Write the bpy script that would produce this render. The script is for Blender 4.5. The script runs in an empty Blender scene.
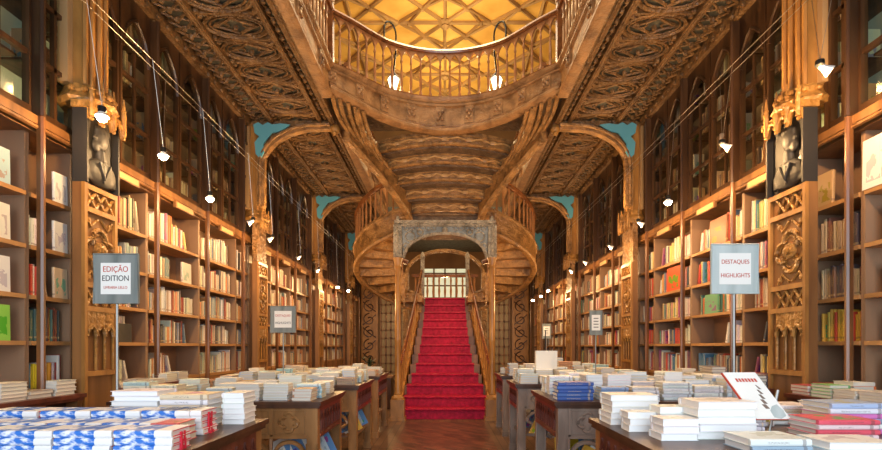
import bpy, bmesh, math, random
from math import pi, sin, cos, sqrt, radians as R
from mathutils import Vector, Matrix
random.seed(7)
C = bpy.context.scene
COL = C.collection

# ------------------------------------------------------------------ camera, world, light, exposure
cam_d = bpy.data.cameras.new('camera'); cam = bpy.data.objects.new('camera', cam_d); COL.objects.link(cam)
cam.location = (0, 0, 1.4); cam.rotation_euler = (pi/2, 0, 0)
cam_d.sensor_width = 36; cam_d.lens = 36*490/882
cam_d.shift_x = -4/882; cam_d.shift_y = 122/882; cam_d.clip_start = .05
C.camera = cam
C.view_settings.view_transform = 'Standard'; C.view_settings.look = 'None'
C.view_settings.gamma = 1; C.view_settings.use_curve_mapping = False
C.view_settings.exposure = 0.48
C.cycles.use_denoising = True
C.cycles.max_bounces = 7; C.cycles.diffuse_bounces = 4; C.cycles.transparent_max_bounces = 12
C.cycles.sample_clamp_indirect = 4

w = bpy.data.worlds.new('world'); C.world = w; w.use_nodes = True
w.node_tree.nodes['Background'].inputs[0].default_value = (.85, .9, 1, 1)
w.node_tree.nodes['Background'].inputs[1].default_value = .12

def light(name, kind, loc, power, col, rot=(0,0,0), size=None, size_y=None, spot=None):
    d = bpy.data.lights.new(name, kind); o = bpy.data.objects.new(name, d); COL.objects.link(o)
    d.energy = power; d.color = col; o.location = loc; o.rotation_euler = rot
    if kind == 'AREA':
        d.shape = 'RECTANGLE'; d.size = size; d.size_y = size_y or size
    elif size: d.shadow_soft_size = size
    if spot: d.spot_size = spot; d.spot_blend = .8
    return o
WARM = (1, .60, .26)
light('daylight_entrance', 'AREA', (0, -2.6, 2.6), 350, (.80, .90, 1), (R(90), 0, 0), 5.5, 4.2)
light('daylight_skylight', 'AREA', (0, 9.0, 10.1), 330, (1, .86, .62), (0, 0, 0), 5.5, 12)
for yy in (8.2, 12.5, 16): light('upper_hall_fill', 'POINT', (0, yy, 8.3), 210, (1, .74, .36), size=.5)  # added point lights without fixtures, to make the vault glow
light('upper_hall_fill', 'POINT', (0, 4, 8.3), 90, (1, .74, .36), size=.5)

# ------------------------------------------------------------------ materials
def mat(name):
    m = bpy.data.materials.new(name); m.use_nodes = True
    nt = m.node_tree; b = nt.nodes['Principled BSDF']
    return m, nt, b
def plain(name, col, rough=.6, metal=0, emit=0, ecol=None):
    m, nt, b = mat(name)
    b.inputs['Base Color'].default_value = (*col, 1); b.inputs['Roughness'].default_value = rough; b.inputs['Metallic'].default_value = metal
    if emit: b.inputs['Emission Color'].default_value = (*(ecol or col), 1); b.inputs['Emission Strength'].default_value = emit
    return m
def wood(name, dark, lite, sc=6, stretch=(1, 1, .12), rough=.45, bump=.15, carve=0, cscale=14):
    m, nt, b = mat(name); N = nt.nodes; L = nt.links
    tc = N.new('ShaderNodeTexCoord'); mp = N.new('ShaderNodeMapping'); mp.inputs['Scale'].default_value = stretch
    L.new(tc.outputs['Object'], mp.inputs[0])
    n1 = N.new('ShaderNodeTexNoise'); n1.inputs['Scale'].default_value = sc; n1.inputs['Detail'].default_value = 6; n1.inputs['Distortion'].default_value = .6
    L.new(mp.outputs[0], n1.inputs[0])
    rp = N.new('ShaderNodeValToRGB'); rp.color_ramp.elements[0].position = .3; rp.color_ramp.elements[1].position = .7
    rp.color_ramp.elements[0].color = (*dark, 1); rp.color_ramp.elements[1].color = (*lite, 1)
    L.new(n1.outputs[0], rp.inputs[0]); L.new(rp.outputs[0], b.inputs['Base Color'])
    b.inputs['Roughness'].default_value = rough
    bp = N.new('ShaderNodeBump'); bp.inputs['Strength'].default_value = bump; bp.inputs['Distance'].default_value = .02
    L.new(n1.outputs[0], bp.inputs['Height'])
    if carve:
        v = N.new('ShaderNodeTexVoronoi'); v.inputs['Scale'].default_value = cscale; v.feature = 'SMOOTH_F1'
        L.new(tc.outputs['Object'], v.inputs['Vector'])
        w2 = N.new('ShaderNodeTexNoise'); w2.inputs['Scale'].default_value = cscale*1.6; w2.inputs['Detail'].default_value = 3
        L.new(tc.outputs['Object'], w2.inputs['Vector'])
        ad = N.new('ShaderNodeMath'); ad.operation = 'SUBTRACT'; L.new(w2.outputs[0], ad.inputs[0]); L.new(v.outputs['Distance'], ad.inputs[1])
        b2 = N.new('ShaderNodeBump'); b2.inputs['Strength'].default_value = carve; b2.inputs['Distance'].default_value = .05
        L.new(ad.outputs[0], b2.inputs['Height']); L.new(bp.outputs[0], b2.inputs['Normal']); L.new(b2.outputs[0], b.inputs['Normal'])
    else: L.new(bp.outputs[0], b.inputs['Normal'])
    return m
M = {}
M['case'] = wood('bookcase_wood', (.12,.048,.014), (.30,.135,.042), 5)
M['shelf'] = wood('shelf_wood', (.32,.15,.05), (.55,.29,.11), 5, (1,.1,1))
M['inside'] = wood('bookcase_lining', (.22,.125,.070), (.32,.19,.11), 3)
M['post'] = wood('post_wood', (.09,.033,.010), (.24,.095,.028), 8, rough=.3)
M['gold'] = wood('carved_golden_wood', (.20,.090,.020), (.46,.23,.058), 7, (1,1,.4), .38, .3, .35, 26)
M['goldflat'] = wood('golden_wood', (.22,.095,.022), (.46,.22,.055), 7, (1,1,.3), .35, .2)
M['carved'] = wood('carved_dark_wood', (.13,.06,.02), (.36,.185,.065), 8, (1,1,1), .4, .3, .9, 16)
M['soffit'] = wood('carved_ceiling_wood', (.085,.040,.014), (.26,.135,.048), 6, (1,1,1), .42, .3, .6, 18)
M['soffitback'] = wood('blue_grey_ceiling_ground', (.05,.052,.045), (.13,.135,.12), 9, (1,1,1), .7, .2)
M['fascia'] = wood('pale_carved_fascia_wood', (.15,.068,.024), (.44,.235,.095), 5, (1,1,1), .36, .25, .25, 30)
M['rail'] = wood('handrail_wood', (.10,.035,.012), (.26,.095,.03), 8, (1,1,1), .22)
M['balu'] = wood('baluster_wood', (.22,.09,.03), (.46,.21,.08), 9, rough=.3)
M['step'] = wood('stair_soffit_wood', (.13,.060,.018), (.44,.23,.078), 7, (1,1,1), .34, .3, .5, 22)
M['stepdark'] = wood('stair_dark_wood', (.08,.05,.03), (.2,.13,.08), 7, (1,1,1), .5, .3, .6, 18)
M['vine'] = wood('gilded_carving_wood', (.36,.19,.065), (.62,.37,.15), 9, (1,1,1), .35)
M['portal'] = wood('blue_grey_portal_ground', (.10,.11,.11), (.24,.26,.26), 9, (1,1,1), .5, .3)
M['grey'] = wood('weathered_portal_wood', (.20,.17,.13), (.50,.44,.35), 9, (1,1,1), .45, .4, .9, 26)
M['mahog'] = wood('mahogany', (.065,.017,.010), (.17,.045,.026), 7, (1,1,.3), .3)
M['table'] = wood('table_wood', (.17,.078,.026), (.42,.21,.075), 7, (1,1,.3), .3)
M['tabler'] = wood('cool_reflection_table_wood', (.15,.105,.08), (.33,.25,.20), 7, (1,1,.3), .33)  # right tables: grey of a cool reflection painted into the brown
M['dark'] = wood('dark_wood', (.035,.014,.007), (.10,.04,.018), 6, rough=.35)
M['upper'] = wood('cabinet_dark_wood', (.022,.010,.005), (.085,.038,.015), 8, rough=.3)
M['green'] = plain('cabinet_green_lining', (.40,.50,.40), .8)
M['umber'] = plain('cabinet_brown_lining', (.20,.14,.085), .8)
M['nicheback'] = plain('blackened_niche', (.02,.017,.015), .6)
M['blue'] = plain('turquoise_paint', (.10,.34,.42), .6)
M['steel'] = plain('brushed_steel', (.30,.31,.30), .5, .8)
M['white'] = plain('white_enamel', (.8,.8,.78), .4)
M['iron'] = plain('black_iron', (.02,.02,.02), .4, .6)
M['wire'] = plain('steel_wire', (.42,.40,.36), .4, 1)
M['glow'] = plain('lit_bulb', (1,.8,.5), .5, 0, 60, (1,.80,.50))
M['glowlow'] = plain('lantern_glass', (1,.85,.6), .5, 0, 3.0, (1,.84,.55))
M['paper'] = plain('paper_white', (.80,.79,.74), .8)
M['plate'] = plain('label_plate', (.50,.30,.13), .5)
M['red'] = plain('sign_red_ink', (.50,.05,.02), .7)
M['ink'] = plain('sign_black_ink', (.03,.03,.03), .7)
M['signframe'] = wood('sign_grey_frame', (.13,.15,.14), (.26,.28,.26), 12, rough=.5)
M['signpale'] = wood('sign_pale_frame', (.36,.42,.41), (.52,.58,.56), 12, rough=.5)
M['bronze'] = wood('dark_bronze', (.010,.009,.008), (.045,.040,.036), 9, (1,1,1), .55)
M['leaf'] = plain('plant_leaf', (.02,.05,.02), .5)
M['ribbon'] = plain('red_ribbon', (.65,.02,.05), .5)
M['yellow'] = plain('yellow_plastic', (.75,.65,.03), .4)

def glassmat():
    m, nt, b = mat('cabinet_glass'); N = nt.nodes; L = nt.links; N.remove(b)
    t = N.new('ShaderNodeBsdfTransparent'); t.inputs[0].default_value = (.88,.93,.89,1)
    g = N.new('ShaderNodeBsdfGlossy'); g.inputs['Roughness'].default_value = .06
    lw = N.new('ShaderNodeLayerWeight'); lw.inputs['Blend'].default_value = .3
    f = N.new('ShaderNodeMath'); f.operation = 'MULTIPLY_ADD'; L.new(lw.outputs['Facing'], f.inputs[0]); f.inputs[1].default_value = .22; f.inputs[2].default_value = .02
    mx = N.new('ShaderNodeMixShader'); L.new(f.outputs[0], mx.inputs[0]); L.new(t.outputs[0], mx.inputs[1]); L.new(g.outputs[0], mx.inputs[2])
    L.new(mx.outputs[0], N['Material Output'].inputs[0]); return m
M['glass'] = glassmat()

def carpet():
    m, nt, b = mat('red_stair_carpet'); N = nt.nodes; L = nt.links
    n = N.new('ShaderNodeTexNoise'); n.inputs['Scale'].default_value = 14; n.inputs['Detail'].default_value = 5
    rp = N.new('ShaderNodeValToRGB'); rp.color_ramp.elements[0].color = (.24,.003,.022,1); rp.color_ramp.elements[1].color = (.50,.010,.055,1)
    rp.color_ramp.elements[0].position = .3; rp.color_ramp.elements[1].position = .7
    tc = N.new('ShaderNodeTexCoord'); L.new(tc.outputs['Object'], n.inputs[0]); L.new(n.outputs[0], rp.inputs[0]); L.new(rp.outputs[0], b.inputs['Base Color'])
    b.inputs['Roughness'].default_value = .55; b.inputs['Specular IOR Level'].default_value = .18
    return m
M['carpet'] = carpet()

def floormat(nm='parquet_floor', rot=90, c1=(.17,.095,.052,1), c2=(.10,.05,.028,1), sc=2.2):
    m, nt, b = mat(nm); N = nt.nodes; L = nt.links
    tc = N.new('ShaderNodeTexCoord'); mp = N.new('ShaderNodeMapping'); mp.inputs['Rotation'].default_value = (0, 0, R(rot)); mp.inputs['Scale'].default_value = (1, 1, 1)
    L.new(tc.outputs['Object'], mp.inputs[0])
    br = N.new('ShaderNodeTexBrick'); br.inputs['Scale'].default_value = sc; br.inputs['Color1'].default_value = c1; br.inputs['Color2'].default_value = c2
    br.inputs['Mortar'].default_value = (.03,.012,.008,1); br.inputs['Mortar Size'].default_value = .012; br.inputs['Brick Width'].default_value = .9; br.inputs['Row Height'].default_value = .25
    L.new(mp.outputs[0], br.inputs[0])
    n = N.new('ShaderNodeTexNoise'); n.inputs['Scale'].default_value = 5; n.inputs['Detail'].default_value = 5; L.new(tc.outputs['Object'], n.inputs[0])
    mx = N.new('ShaderNodeMix'); mx.data_type = 'RGBA'; mx.blend_type = 'MULTIPLY'; mx.inputs[0].default_value = .6
    rp = N.new('ShaderNodeValToRGB'); rp.color_ramp.elements[0].color = (.5,.5,.5,1); rp.color_ramp.elements[1].color = (1.6,1.5,1.4,1); L.new(n.outputs[0], rp.inputs[0])
    L.new(br.outputs[0], mx.inputs[6]); L.new(rp.outputs[0], mx.inputs[7]); L.new(mx.outputs[2], b.inputs['Base Color'])
    b.inputs['Roughness'].default_value = .38
    return m
M['floor'] = floormat()
M['inlay'] = floormat('herringbone_inlay', 45, (.17,.055,.035,1), (.045,.015,.012,1), 3.4)
def plaster(name, a, c):
    m, nt, b = mat(name); N = nt.nodes; L = nt.links
    n = N.new('ShaderNodeTexNoise'); n.inputs['Scale'].default_value = 1.3; n.inputs['Detail'].default_value = 6
    tc = N.new('ShaderNodeTexCoord'); L.new(tc.outputs['Object'], n.inputs[0])
    rp = N.new('ShaderNodeValToRGB'); rp.color_ramp.elements[0].color = (*a,1); rp.color_ramp.elements[1].color = (*c,1); rp.color_ramp.elements[0].position = .3; rp.color_ramp.elements[1].position = .7
    L.new(n.outputs[0], rp.inputs[0]); L.new(rp.outputs[0], b.inputs['Base Color']); b.inputs['Roughness'].default_value = .7
    return m
M['vault'] = plaster('golden_plaster', (.62,.33,.06), (.85,.52,.13))
M['vaultrib'] = plaster('ochre_plaster_rib', (.26,.14,.05), (.46,.28,.11))
M['wall'] = plaster('brown_wall_plaster', (.14,.07,.03), (.22,.12,.05))

# book covers: colour from the object (or from the mesh for the uncounted ones), title marks from the UVs
def bookmat(name, attr=False, art=None):
    m, nt, b = mat(name); N = nt.nodes; L = nt.links
    if attr:
        a = N.new('ShaderNodeAttribute'); a.attribute_name = 'Col'; colr, rnd = a.outputs['Color'], a.outputs['Alpha']
    else:
        a = N.new('ShaderNodeObjectInfo'); colr, rnd = a.outputs['Color'], a.outputs['Random']
    uv = N.new('ShaderNodeUVMap'); sp = N.new('ShaderNodeSeparateXYZ'); L.new(uv.outputs[0], sp.inputs[0])
    def mth(op, x, y=None, z=None):
        n = N.new('ShaderNodeMath'); n.operation = op
        for i, v in enumerate((x, y, z)):
            if v is None: continue
            if isinstance(v, (int, float)): n.inputs[i].default_value = v
            else: L.new(v, n.inputs[i])
        return n.outputs[0]
    # centre band of the face where the title stands
    inu = mth('LESS_THAN', mth('ABSOLUTE', mth('SUBTRACT', sp.outputs[0], .5)), 0.15)
    inv = mth('LESS_THAN', mth('ABSOLUTE', mth('SUBTRACT', sp.outputs[1], .55)), mth('MULTIPLY_ADD', rnd, .18, .12))
    wn = N.new('ShaderNodeTexNoise'); wn.noise_dimensions = '2D'; wn.inputs['Scale'].default_value = 55
    cv = N.new('ShaderNodeCombineXYZ'); L.new(mth('MULTIPLY_ADD', sp.outputs[0], .12, mth('MULTIPLY', rnd, 37)), cv.inputs[0]); L.new(sp.outputs[1], cv.inputs[1]); L.new(cv.outputs[0], wn.inputs[0])
    let = mth('GREATER_THAN', wn.outputs[0], .5)
    bandv = mth('LESS_THAN', mth('ABSOLUTE', mth('SUBTRACT', sp.outputs[1], .12)), .03)
    ok = mth('LESS_THAN', sp.outputs[0], 1.01)
    mask = mth('MULTIPLY', ok, mth('MAXIMUM', mth('MULTIPLY', mth('MULTIPLY', inu, inv), let), bandv))
    hsv = N.new('ShaderNodeSeparateColor'); hsv.mode = 'HSV'; L.new(colr, hsv.inputs[0])
    isd = mth('LESS_THAN', hsv.outputs[2], .42)
    inkc = N.new('ShaderNodeMix'); inkc.data_type = 'RGBA'; L.new(isd, inkc.inputs[0]); inkc.inputs[6].default_value = (.10,.06,.05,1); inkc.inputs[7].default_value = (.7,.5,.22,1)
    mx = N.new('ShaderNodeMix'); mx.data_type = 'RGBA'; L.new(mth('MULTIPLY', mask, .5), mx.inputs[0]); L.new(colr, mx.inputs[6]); L.new(inkc.outputs[2], mx.inputs[7])
    out = mx.outputs[2]
    # cover art on front covers (uv.x between 10 and 11)
    isc = mth('GREATER_THAN', sp.outputs[0], 9.9)
    cu = mth('SUBTRACT', sp.outputs[0], 10)
    box = mth('MULTIPLY', mth('LESS_THAN', mth('ABSOLUTE', mth('SUBTRACT', cu, .5)), .36), mth('LESS_THAN', mth('ABSOLUTE', mth('SUBTRACT', sp.outputs[1], .4)), .27))
    n3 = N.new('ShaderNodeTexNoise'); n3.inputs['Scale'].default_value = 3.2; n3.inputs['Detail'].default_value = 4
    c3 = N.new('ShaderNodeCombineXYZ'); L.new(cu, c3.inputs[0]); L.new(sp.outputs[1], c3.inputs[1]); L.new(mth('MULTIPLY', rnd, 60), c3.inputs[2]); L.new(c3.outputs[0], n3.inputs[0])
    artm = mth('MULTIPLY', mth('MULTIPLY', isc, box), mth('GREATER_THAN', n3.outputs[0], .52))
    hu = N.new('ShaderNodeHueSaturation'); L.new(colr, hu.inputs['Color']); L.new(rnd, hu.inputs['Hue']); hu.inputs['Saturation'].default_value = 1.5; hu.inputs['Value'].default_value = .6
    m4 = N.new('ShaderNodeMix'); m4.data_type = 'RGBA'; L.new(mth('MULTIPLY', artm, .8), m4.inputs[0]); L.new(out, m4.inputs[6]); L.new(hu.outputs[0], m4.inputs[7])
    out = m4.outputs[2]
    if art == 'water':   # white covers with a blue watercolour wash
        n5 = N.new('ShaderNodeTexNoise'); n5.inputs['Scale'].default_value = 2.6; n5.inputs['Detail'].default_value = 6; mq = N.new('ShaderNodeMapping'); mq.inputs['Scale'].default_value = (1, 1.8, .55)
        tc = N.new('ShaderNodeTexCoord'); L.new(tc.outputs['Object'], mq.inputs[0]); L.new(mq.outputs[0], n5.inputs[0])
        rp = N.new('ShaderNodeValToRGB'); rp.color_ramp.elements[0].position = .44; rp.color_ramp.elements[0].color = (.03,.17,.60,1)
        rp.color_ramp.elements[1].position = .56; rp.color_ramp.elements[1].color = (.80,.84,.90,1); L.new(n5.outputs[0], rp.inputs[0])
        g = N.new('ShaderNodeTexCoord'); sg = N.new('ShaderNodeSeparateXYZ'); L.new(g.outputs['Generated'], sg.inputs[0])
        part = mth('GREATER_THAN', sg.outputs[1], .30)
        m6 = N.new('ShaderNodeMix'); m6.data_type = 'RGBA'; L.new(part, m6.inputs[0]); m6.inputs[6].default_value = (.82,.82,.82,1); L.new(rp.outputs[0], m6.inputs[7])
        out = m6.outputs[2]
    L.new(out, b.inputs['Base Color']); b.inputs['Roughness'].default_value = .42
    return m
M['book'] = bookmat('book_cover'); M['bookstuff'] = bookmat('book_cover_far', True); M['bookwater'] = bookmat('book_cover_watercolour', art='water')
M['pages'] = plain('book_pages', (.70,.66,.57), .8)
M['pagesw'] = plain('white_book_pages', (.82,.83,.83), .8)

# ------------------------------------------------------------------ mesh helpers
class MB:
    def __init__(s): s.v = []; s.f = []; s.m = []; s.uv = None
    def add(s, vs, fs, mi=0):
        b = len(s.v); s.v += [tuple(v) for v in vs]; s.f += [tuple(b+i for i in f) for f in fs]; s.m += [mi]*len(fs); return s
    def box(s, x0, x1, y0, y1, z0, z1, mi=0):
        x0, x1 = sorted((x0, x1)); y0, y1 = sorted((y0, y1)); z0, z1 = sorted((z0, z1))
        return s.add([(x0,y0,z0),(x1,y0,z0),(x1,y1,z0),(x0,y1,z0),(x0,y0,z1),(x1,y0,z1),(x1,y1,z1),(x0,y1,z1)],
                     [(0,3,2,1),(4,5,6,7),(0,1,5,4),(1,2,6,5),(2,3,7,6),(3,0,4,7)], mi)
    def lathe(s, prof, c=(0,0,0), n=12, mi=0, ax='z'):
        vs = []; fs = []
        for r, h in prof:
            for k in range(n):
                a = 2*pi*k/n; p = (r*cos(a), r*sin(a), h)
                if ax == 'y': p = (p[0], p[2], p[1])
                if ax == 'x': p = (p[2], p[0], p[1])
                vs.append((c[0]+p[0], c[1]+p[1], c[2]+p[2]))
        for i in range(len(prof)-1):
            for k in range(n): fs.append((i*n+k, i*n+(k+1)%n, (i+1)*n+(k+1)%n, (i+1)*n+k))
        fs.append(tuple(range(n))); fs.append(tuple((len(prof)-1)*n+k for k in range(n)))
        return s.add(vs, fs, mi)
    def tube(s, path, r, n=6, closed=False, mi=0, ry=None):
        P = [Vector(p) for p in path]; m = len(P); vs = []; fs = []
        up = Vector((0,0,1))
        for i in range(m):
            if closed: t = P[(i+1)%m]-P[i-1]
            else: t = P[min(i+1,m-1)]-P[max(i-1,0)]
            t.normalize()
            u = up if abs(t.z) < .95 else Vector((0,1,0))
            a = t.cross(u).normalized(); b = a.cross(t).normalized()
            rr = r[i] if isinstance(r, (list,tuple)) else r
            for k in range(n):
                th = 2*pi*(k+.5)/n; vs.append(P[i]+a*rr*cos(th)+b*(ry or rr)*sin(th))
        q = m if closed else m-1
        for i in range(q):
            for k in range(n): fs.append((i*n+k, i*n+(k+1)%n, ((i+1)%m)*n+(k+1)%n, ((i+1)%m)*n+k))
        if not closed: fs.append(tuple(range(n))); fs.append(tuple((m-1)*n+k for k in range(n)))
        return s.add(vs, fs, mi)
    def ribbon(s, path, prof, mi=0, closed_prof=True):
        """sweep a profile of (sideways, z) offsets (or one per point) along a path, sideways kept level"""
        P = [Vector(p) for p in path]; m = len(P); vs = []; fs = []
        for i in range(m):
            t = P[min(i+1,m-1)]-P[max(i-1,0)]; t.z = 0; t.normalize(); a = Vector((t.y, -t.x, 0))
            pr = prof(i) if callable(prof) else prof
            for (o, z) in pr: vs.append(P[i]+a*o+Vector((0,0,z)))
        n = len(pr)
        for i in range(m-1):
            for k in range(n if closed_prof else n-1): fs.append((i*n+k, i*n+(k+1)%n, (i+1)*n+(k+1)%n, (i+1)*n+k))
        fs.append(tuple(range(n))); fs.append(tuple((m-1)*n+k for k in range(n)))
        return s.add(vs, fs, mi)
    def prism(s, poly, fn, t0, t1, mi=0):
        """poly in 2-D, fn(u, v, t) gives the 3-D point"""
        n = len(poly); vs = [fn(u,v,t0) for u,v in poly]+[fn(u,v,t1) for u,v in poly]
        fs = [tuple(range(n)), tuple(range(2*n-1, n-1, -1))]+[(k,(k+1)%n,n+(k+1)%n,n+k) for k in range(n)]
        return s.add(vs, fs, mi)
    def ball(s, c, r, mi=0, n=8, sq=(1,1,1)):
        vs = []; fs = []; m = n//2+1
        for i in range(1, m):
            a = pi*i/m
            for k in range(n): b = 2*pi*k/n; vs.append((c[0]+r*sq[0]*sin(a)*cos(b), c[1]+r*sq[1]*sin(a)*sin(b), c[2]+r*sq[2]*cos(a)))
        for i in range(m-2):
            for k in range(n): fs.append((i*n+k, i*n+(k+1)%n, (i+1)*n+(k+1)%n, (i+1)*n+k))
        fs.append(tuple(range(n))); fs.append(tuple((m-2)*n+k for k in range(n)))
        return s.add(vs, fs, mi)
    def mesh(s, name, mats, org=(0,0,0), smooth=False):
        me = bpy.data.meshes.new(name)
        me.from_pydata([(v[0]-org[0], v[1]-org[1], v[2]-org[2]) for v in s.v], [], s.f)
        for m_ in mats: me.materials.append(m_)
        if len(mats) > 1: me.polygons.foreach_set('material_index', s.m)
        bm = bmesh.new(); bm.from_mesh(me); bmesh.ops.recalc_face_normals(bm, faces=bm.faces); bm.to_mesh(me); bm.free()
        if smooth:
            me.shade_auto_smooth(angle=R(40)) if hasattr(me, 'shade_auto_smooth') else None
            me.polygons.foreach_set('use_smooth', [True]*len(me.polygons))
            try: me.set_sharp_from_angle(angle=R(40))
            except Exception: pass
        me.update(); return me

def wl(o):   # world origin of an unrotated thing
    v = Vector(o.location); p = o.parent
    while p: v += p.location; p = p.parent
    return v
def put(name, mb, mats, parent=None, origin=None, smooth=False, label=None):
    """link a mesh written in world coordinates; its own origin is the parent's, or the middle of its base"""
    if not isinstance(mats, (list, tuple)): mats = [mats]
    mats = [M[m] if isinstance(m, str) else m for m in mats]
    if origin is None:
        if parent: origin = wl(parent)
        else:
            xs = [v[0] for v in mb.v]; ys = [v[1] for v in mb.v]; zs = [v[2] for v in mb.v]
            origin = ((min(xs)+max(xs))/2, (min(ys)+max(ys))/2, min(zs))
    o = bpy.data.objects.new(name, mb.mesh(name, mats, origin, smooth)); COL.objects.link(o)
    if parent: o.parent = parent; o.location = Vector(origin)-wl(parent)
    else: o.location = origin
    if label: o['label'] = label
    return o
def tag(o, label, cat, group=None, kind=None):
    o['label'] = label; o['category'] = cat
    if group: o['group'] = group
    if kind: o['kind'] = kind
    return o
def thing(name, loc, label, cat, group=None):
    o = bpy.data.objects.new(name, None); COL.objects.link(o); o.location = loc; o.empty_display_size = .1
    return tag(o, label, cat, group)
def struct(name, mb, mats, smooth=False, parent=None):
    o = put(name, mb, mats, parent, smooth=smooth); o['kind'] = 'structure'; return o
def inst(src, name, parent, loc, rotz=0, scale=None):
    """another object on the same mesh"""
    o = src.copy(); o.name = name; COL.objects.link(o); o.parent = parent
    o.location = Vector(loc)-(wl(parent) if parent else Vector((0,0,0))); o.rotation_euler = (0,0,rotz)
    if scale: o.scale = scale
    return o
def catmull(pts, n=6):
    P = [Vector(p) for p in pts]; out = []
    for i in range(len(P)-1):
        a, b, c, d = P[max(i-1,0)], P[i], P[i+1], P[min(i+2,len(P)-1)]
        for k in range(n):
            t = k/n; out.append(.5*((2*b)+(c-a)*t+(2*a-5*b+4*c-d)*t*t+(3*b-a-3*c+d)*t**3))
    out.append(P[-1]); return out
ORD = 'first second third fourth fifth sixth seventh eighth ninth tenth eleventh twelfth thirteenth fourteenth fifteenth sixteenth seventeenth eighteenth nineteenth twentieth'.split()
def ordinal(n):
    if n <= 20: return ORD[n-1]
    t = {2:'twenty',3:'thirty',4:'forty',5:'fifty',6:'sixty'}[n//10]
    return (t[:-1]+'ieth') if n%10 == 0 else t+'-'+ORD[n%10-1]

# ------------------------------------------------------------------ the room
W = 3.4; ZS = 5.28; BACK = 20
struct('floor', MB().box(-3.9, 3.9, -3, BACK+.2, -.2, 0), 'floor')
struct('floor_2', MB().box(-.72, .72, -2.9, 9.15, 0, .003), 'inlay')
for s, nm in ((-1,'left'), (1,'right')):
    struct('wall_'+nm, MB().box(s*3.78, s*3.95, -3, BACK+.2, 0, 10.6), 'wall')
b = MB(); b.box(-3.95,3.95,BACK,BACK+.15,0,2.9).box(-3.95,-.9,BACK,BACK+.15,2.9,4.6).box(.9,3.95,BACK,BACK+.15,2.9,4.6).box(-3.95,3.95,BACK,BACK+.15,4.6,10.6)
struct('wall_back', b, 'wall')
b = MB(); b.box(-3.95,-2.9,-3.15,-3,0,10.6).box(2.9,3.95,-3.15,-3,0,10.6).box(-2.9,2.9,-3.15,-3,5,10.6)
struct('wall_entrance', b, 'wall')

# golden vaulted ceiling of the upper floor
b = MB(); ZV = 10.5; b.box(-3.9, 3.9, -3, BACK+.1, ZV, ZV+.12)
struct('ceiling', b, 'vault')
b = MB()
def rib(b, x0, y0, x1, y1, r=.045):
    b.tube([(x0,y0,ZV-.02),(x1,y1,ZV-.02)], r, 5, ry=.07)
cs = 2.6
for j in range(-2, 5):
    for i in (-1, 0, 1):
        cx, cy = i*cs, 13.7+(j-1)*cs
        if cy > BACK-.2 or cy < -2.5 : continue
        ring = []
        for k in range(8):
            a = pi/8+pi*k/4 if False else pi*k/4
            r1 = .85 if k%2 else 1.0
            ring.append((cx+r1*cos(a), cy+r1*sin(a)))
        for k, (x, y) in enumerate(ring):
            rib(b, cx, cy, x, y, .05)
            x2, y2 = ring[(k+1)%8]
            rib(b, x, y, x2, y2, .03)
            b.ball((x, y, ZV-.07), .07, n=6)
            if k%2 == 0: rib(b, x, y, cx+cs/2*cos(pi*k/4), cy+cs/2*sin(pi*k/4), .05)
            else:
                rib(b, x, y, cx+(cs/2 if cos(pi*k/4) > 0 else -cs/2), cy+(cs/2 if sin(pi*k/4) > 0 else -cs/2), .05)
                for (ex, ey) in ((cs/2, 0), (0, cs/2)):
                    sx = 1 if cos(pi*k/4) > 0 else -1; sy = 1 if sin(pi*k/4) > 0 else -1
                    rib(b, x, y, cx+sx*ex, cy+sy*ey, .03)
        b.lathe([(.16,ZV),(.2,ZV-.05),(.1,ZV-.12),(.13,ZV-.16),(.03,ZV-.22)], (cx,cy,0), 8)
        b.lathe([(.14,ZV),(.16,ZV-.05),(.05,ZV-.14)], (cx+cs/2,cy+cs/2,0), 8)
struct('trim_1', b, 'vaultrib')

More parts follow.
